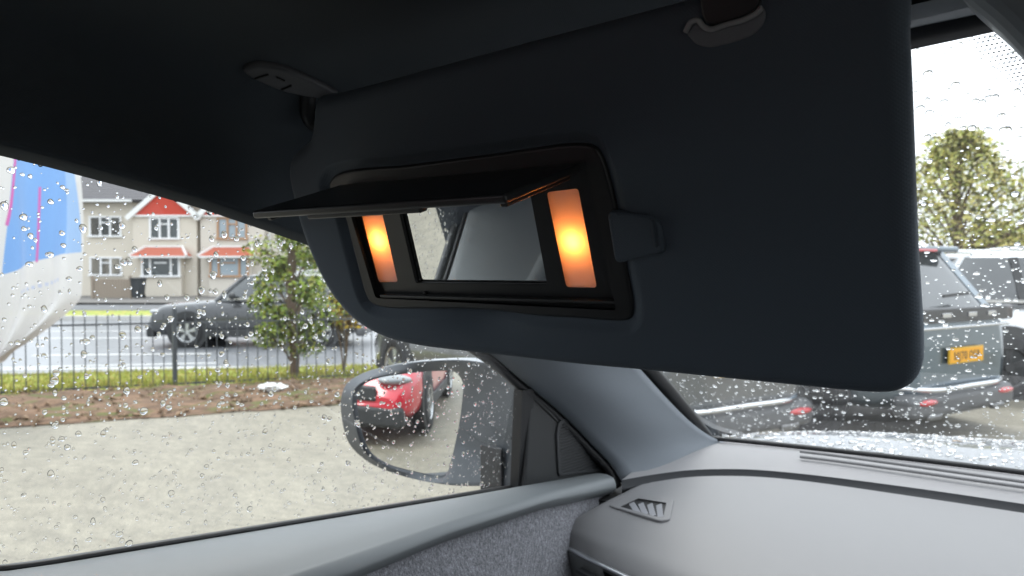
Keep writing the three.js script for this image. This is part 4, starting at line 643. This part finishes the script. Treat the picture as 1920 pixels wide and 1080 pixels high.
    part(lamp, 'reflector', loft([ring1.map(([x, y]) => V(x, y, W2 - 0.0017)), ring1.map(([x, y]) => V(x, y, W2 - 0.007)), ring0.map(([x, y]) => V(x, y, W2 - 0.0105)), ring0.map(() => V(cx, cy, W2 - 0.0105))], { closed: true }), std(lin(0.22, 0.22, 0.22), 0.6));
    const by = cy + (q === lampL ? -0.0035 : -0.0012), bulb = part(lamp, 'bulb', new THREE.CapsuleGeometry(0.0011, 0.003, 6, 10).translate(cx, by, W2 - 0.0052), new THREE.MeshStandardMaterial({ color: lin(0, 0, 0), emissive: lampCol, emissiveIntensity: 80 }));
    bulb.castShadow = false;
    const pl = new THREE.PointLight(lampCol, 0.0009); pl.position.set(cx, by, W2 - 0.0052); pl.castShadow = true; pl.shadow.radius = 0.06; lamp.add(pl);
    if (q === lampR) part(lamp, 'tab', rbox(0.0018, 0.0055, 0.001, 0.0004, ...vl(1108, 448, W2), W2 - 0.0012), std(lin(0.8, 0.62, 0.45), 0.6, { transmission: 0.4, thickness: 0 }));
  }
  // lid: hinged along the top of the tray, held open towards the viewer
  const hL = vl(640, 349), hR = vl(1092, 318), hy = (hL[1] + hR[1]) / 2;
  const atU = (px, py, u) => toL(onPlane(px, py, vO.clone().addScaledVector(vU, u), vU)), L0 = atU(468, 404, hL[0]), L1 = atU(940, 380, hR[0] + 0.002);
  const ex = (L0.y + L1.y) / 2 - hy, ez = (L0.z + L1.z) / 2, len = Math.hypot(ex, ez) - 0.004, lid = new THREE.Group();
  const wid = hR[0] - hL[0];
  const lidMesh = part(visor, 'lid', rbox(wid, 0.0045, len, 0.0016, 0, 0, len / 2, 4), M.satinPlastic);
  lidMesh.position.set((hL[0] + hR[0]) / 2, hy, 0.0); lidMesh.rotation.x = -Math.atan2(ex, ez); void lid;
  part(lidMesh, 'lip', rbox(wid * 0.46, 0.003, 0.006, 0.0012, -wid * 0.02, -0.003, len - 0.004), M.blackPlastic);
  part(lidMesh, 'inner_rim', merge([rbox(0.004, 0.003, len - 0.012, 0.001, wid / 2 - 0.006, -0.0034, len / 2), rbox(0.004, 0.003, len - 0.012, 0.001, -wid / 2 + 0.006, -0.0034, len / 2)]), M.blackPlastic);
  // clip pocket beside the mirror
  const cp = path([[1138, 402], [1146, 396], [1218, 404], [1236, 418], [1246, 470], [1238, 476], [1160, 494], [1152, 488]], 0.002);
  part(visor, 'ticket_clip', extrude(shape2(roundedPoly(cp, 0.003)), 0.006, 0.0018, 4, -0.0035), M.visor);
  part(visor, 'clip_edge', rbox(0.0022, 0.014, 0.002, 0.0008, ...vl(1226, 438, 0.003), 0.0028).clone(), M.visor);
  // hook recess near the middle of the car
  const hk = path([[1286, 62], [1288, 46], [1300, 38], [1312, 40], [1330, 52], [1360, 45], [1400, 34], [1428, 14], [1436, 22], [1432, 45], [1412, 66], [1375, 80], [1330, 90], [1304, 84]], 0.001);
  part(visor, 'hook_recess', extrude(shape2(roundedPoly(hk, 0.002)), 0.002, 0.0006, 2, -0.0008), std(lin(0.2, 0.21, 0.23), 0.9, { bumpMap: R(weave, 34), bumpScale: 0.0003 }));
  part(visor, 'hook_rod', tube([[1286, 60], [1296, 42], [1309, 38], [1320, 50], [1334, 55], [1360, 47], [1395, 37], [1418, 25], [1430, 14]].map(([a, b]) => V(...vl(a, b, 0.002), 0.0025)), 0.0013, 60, 8), M.gloss);
  part(visor, 'hook_block', extrude(shape2(roundedPoly(path([[1312, -10], [1425, -25], [1428, 12], [1395, 33], [1340, 48], [1322, 42]], 0.001), 0.004)), 0.004, 0.001, 2, -0.001), M.blackPlastic);
  // pivot arm
  const arm = part(visor, 'pivot_arm', tube([toL(onZ(578, 150, -0.29)), toL(onZ(577, 185, -0.294)), toL(onZ(577, 215, -0.298)), toL(onZ(588, 232, -0.303)), toL(onZ(640, 236, -0.31))], 0.0052, 40, 12), M.blackPlastic); void arm;
}
{ // pivot bracket on the headliner
  const g = thing('visor_bracket', 'dark oval plastic visor bracket fixed to the headliner', 'bracket');
  const rc = new THREE.Raycaster(), on = (px, py) => { rc.set(CAM, ray(px, py).normalize()); return rc.intersectObject(lining, false)[0].point; };
  const c0 = on(470, 145), c1 = on(590, 165), c2 = on(540, 130), e1 = c1.clone().sub(c0).normalize(), nn = e1.clone().cross(c2.clone().sub(c0)).normalize(); if (nn.dot(CAM.clone().sub(c0)) < 0) nn.negate(); const e2 = nn.clone().cross(e1).normalize(), fp = c0.clone().addScaledVector(nn, 0.004);
  const M4 = new THREE.Matrix4().makeBasis(e1, e2, nn).setPosition(fp), fx = (a) => a.map(([x, y]) => { const p = onPlane(x, y, fp, nn).sub(fp); return [p.dot(e1), p.dot(e2)]; });
  part(g, 'plate', extrude(shape2(roundedPoly(fx([[452, 138], [462, 128], [490, 122], [530, 128], [580, 148], [640, 178], [625, 188], [590, 187], [540, 178], [490, 160]]), 0.008)), 0.012, 0.003, 4, -0.012).applyMatrix4(M4), std(lin(0.07, 0.072, 0.08), 0.5));
  for (const [a, b] of [[[478, 147], [503, 139]], [[518, 144], [533, 151]], [[528, 168], [546, 160]]]) { const [p, q] = fx([a, b]); part(g, 'slot', beam(V(...p, 0.0004), V(...q, 0.0004), 0.0012, 0.001).applyMatrix4(M4), M.rubber); }
}
// ---------------------------------------------------------------- rain on the glass: stuff
function dropGeometry(k) {
  const g = lathe([[0.0001, 0], [0.6, 0], [1, 0], [0.97, 0.12], [0.87, 0.27], [0.7, 0.40], [0.48, 0.49], [0.25, 0.535], [0.0001, 0.55]], 20), p = g.attributes.position;
  for (let i = 0; i < p.count; i++) { const a = Math.atan2(p.getZ(i), p.getX(i)), f = 1 + 0.10 * Math.sin(2 * a + k) + 0.06 * Math.sin(3 * a + 2 * k); p.setX(i, p.getX(i) * f); p.setZ(i, p.getZ(i) * f); }
  const m = mergeVertices(g.deleteAttribute('uv').deleteAttribute('normal'), 1e-5); const c = m.toNonIndexed(); c.computeVertexNormals();
  m.computeVertexNormals(); return m;
}
function rain(n, spot, sizes, k, label) {
  const m = new THREE.InstancedMesh(dropGeometry(k), M.water, n), q = new THREE.Matrix4(), s = new THREE.Matrix4();
  for (let i = 0; i < n; i++) {
    const { p, nrm, down } = spot(i), r = sizes(i), x = down.clone().cross(nrm).normalize(), z = down.clone().addScaledVector(nrm, -down.dot(nrm)).normalize(), spin = rr(-0.6, 0.6) + (rnd() < 0.5 ? Math.PI : 0);
    q.makeBasis(x, nrm, z); s.makeScale(r * rr(0.85, 1.15), r * rr(0.75, 1.15), r * rr(0.9, 1.45)); q.multiply(s.multiply(new THREE.Matrix4().makeRotationY(spin))); q.setPosition(p.addScaledVector(nrm, 0.0004)); m.setMatrixAt(i, q);
  }
  m.name = numbered('raindrops'); scene.add(m); tag(m, label, 'raindrops', null, 'stuff'); return m;
}
const outN = V(-1, 0.19, 0).normalize(), downV = V(0, -1, 0);
const sideSpot = () => { for (;;) { const z = rr(-0.64, 0.05), y = rr(1.15, 1.48); if (y > gap(z) + 0.002 && y < winTop(z) + 0.005) return { p: V(glassX(y), y, z), nrm: outN.clone(), down: downV }; } };
rain(1500, sideSpot, () => 0.0008 + 0.0014 * Math.pow(rnd(), 2.8), 0.4, 'large clear raindrops on the passenger window');
rain(3000, sideSpot, () => 0.0003 + 0.0006 * Math.pow(rnd(), 1.5), 1.9, 'fine rain specks on the passenger window');
const wsSpot = () => { const u = rr(0.01, 0.62), v = rr(0.01, 0.99), n = wsN(u, v); if (n.y < 0) n.negate(); return { p: WS(u, v), nrm: n, down: V(0, -0.6, -0.8) }; };
rain(3800, wsSpot, () => 0.0009 + 0.0019 * Math.pow(rnd(), 2.6), 2.6, 'larger raindrops on the windscreen');
rain(4200, () => { const j = Math.floor(rr(0, 17.99)), i = Math.floor(rr(0, 26.99)), a = rnd(), b = rnd(), p0 = bonnetRows[j][i], p1 = bonnetRows[j][i + 1], p2 = bonnetRows[j + 1][i]; const p = p0.clone().addScaledVector(p1.clone().sub(p0), a).addScaledVector(p2.clone().sub(p0), b), n = p1.clone().sub(p0).cross(p2.clone().sub(p0)).normalize(); if (n.y < 0) n.negate(); return { p, nrm: n, down: V(0, -0.1, -1) }; }, () => 0.0016 + 0.0032 * Math.pow(rnd(), 1.6), 5.1, 'rain beads standing on the grey bonnet');
rain(3600, wsSpot, () => 0.0005 + 0.0006 * rnd(), 3.7, 'fine rain specks on the windscreen');
scene.traverse((o) => { if (o.isMesh) { o.castShadow = true; o.receiveShadow = true; } });
renderer.render(scene, camera);
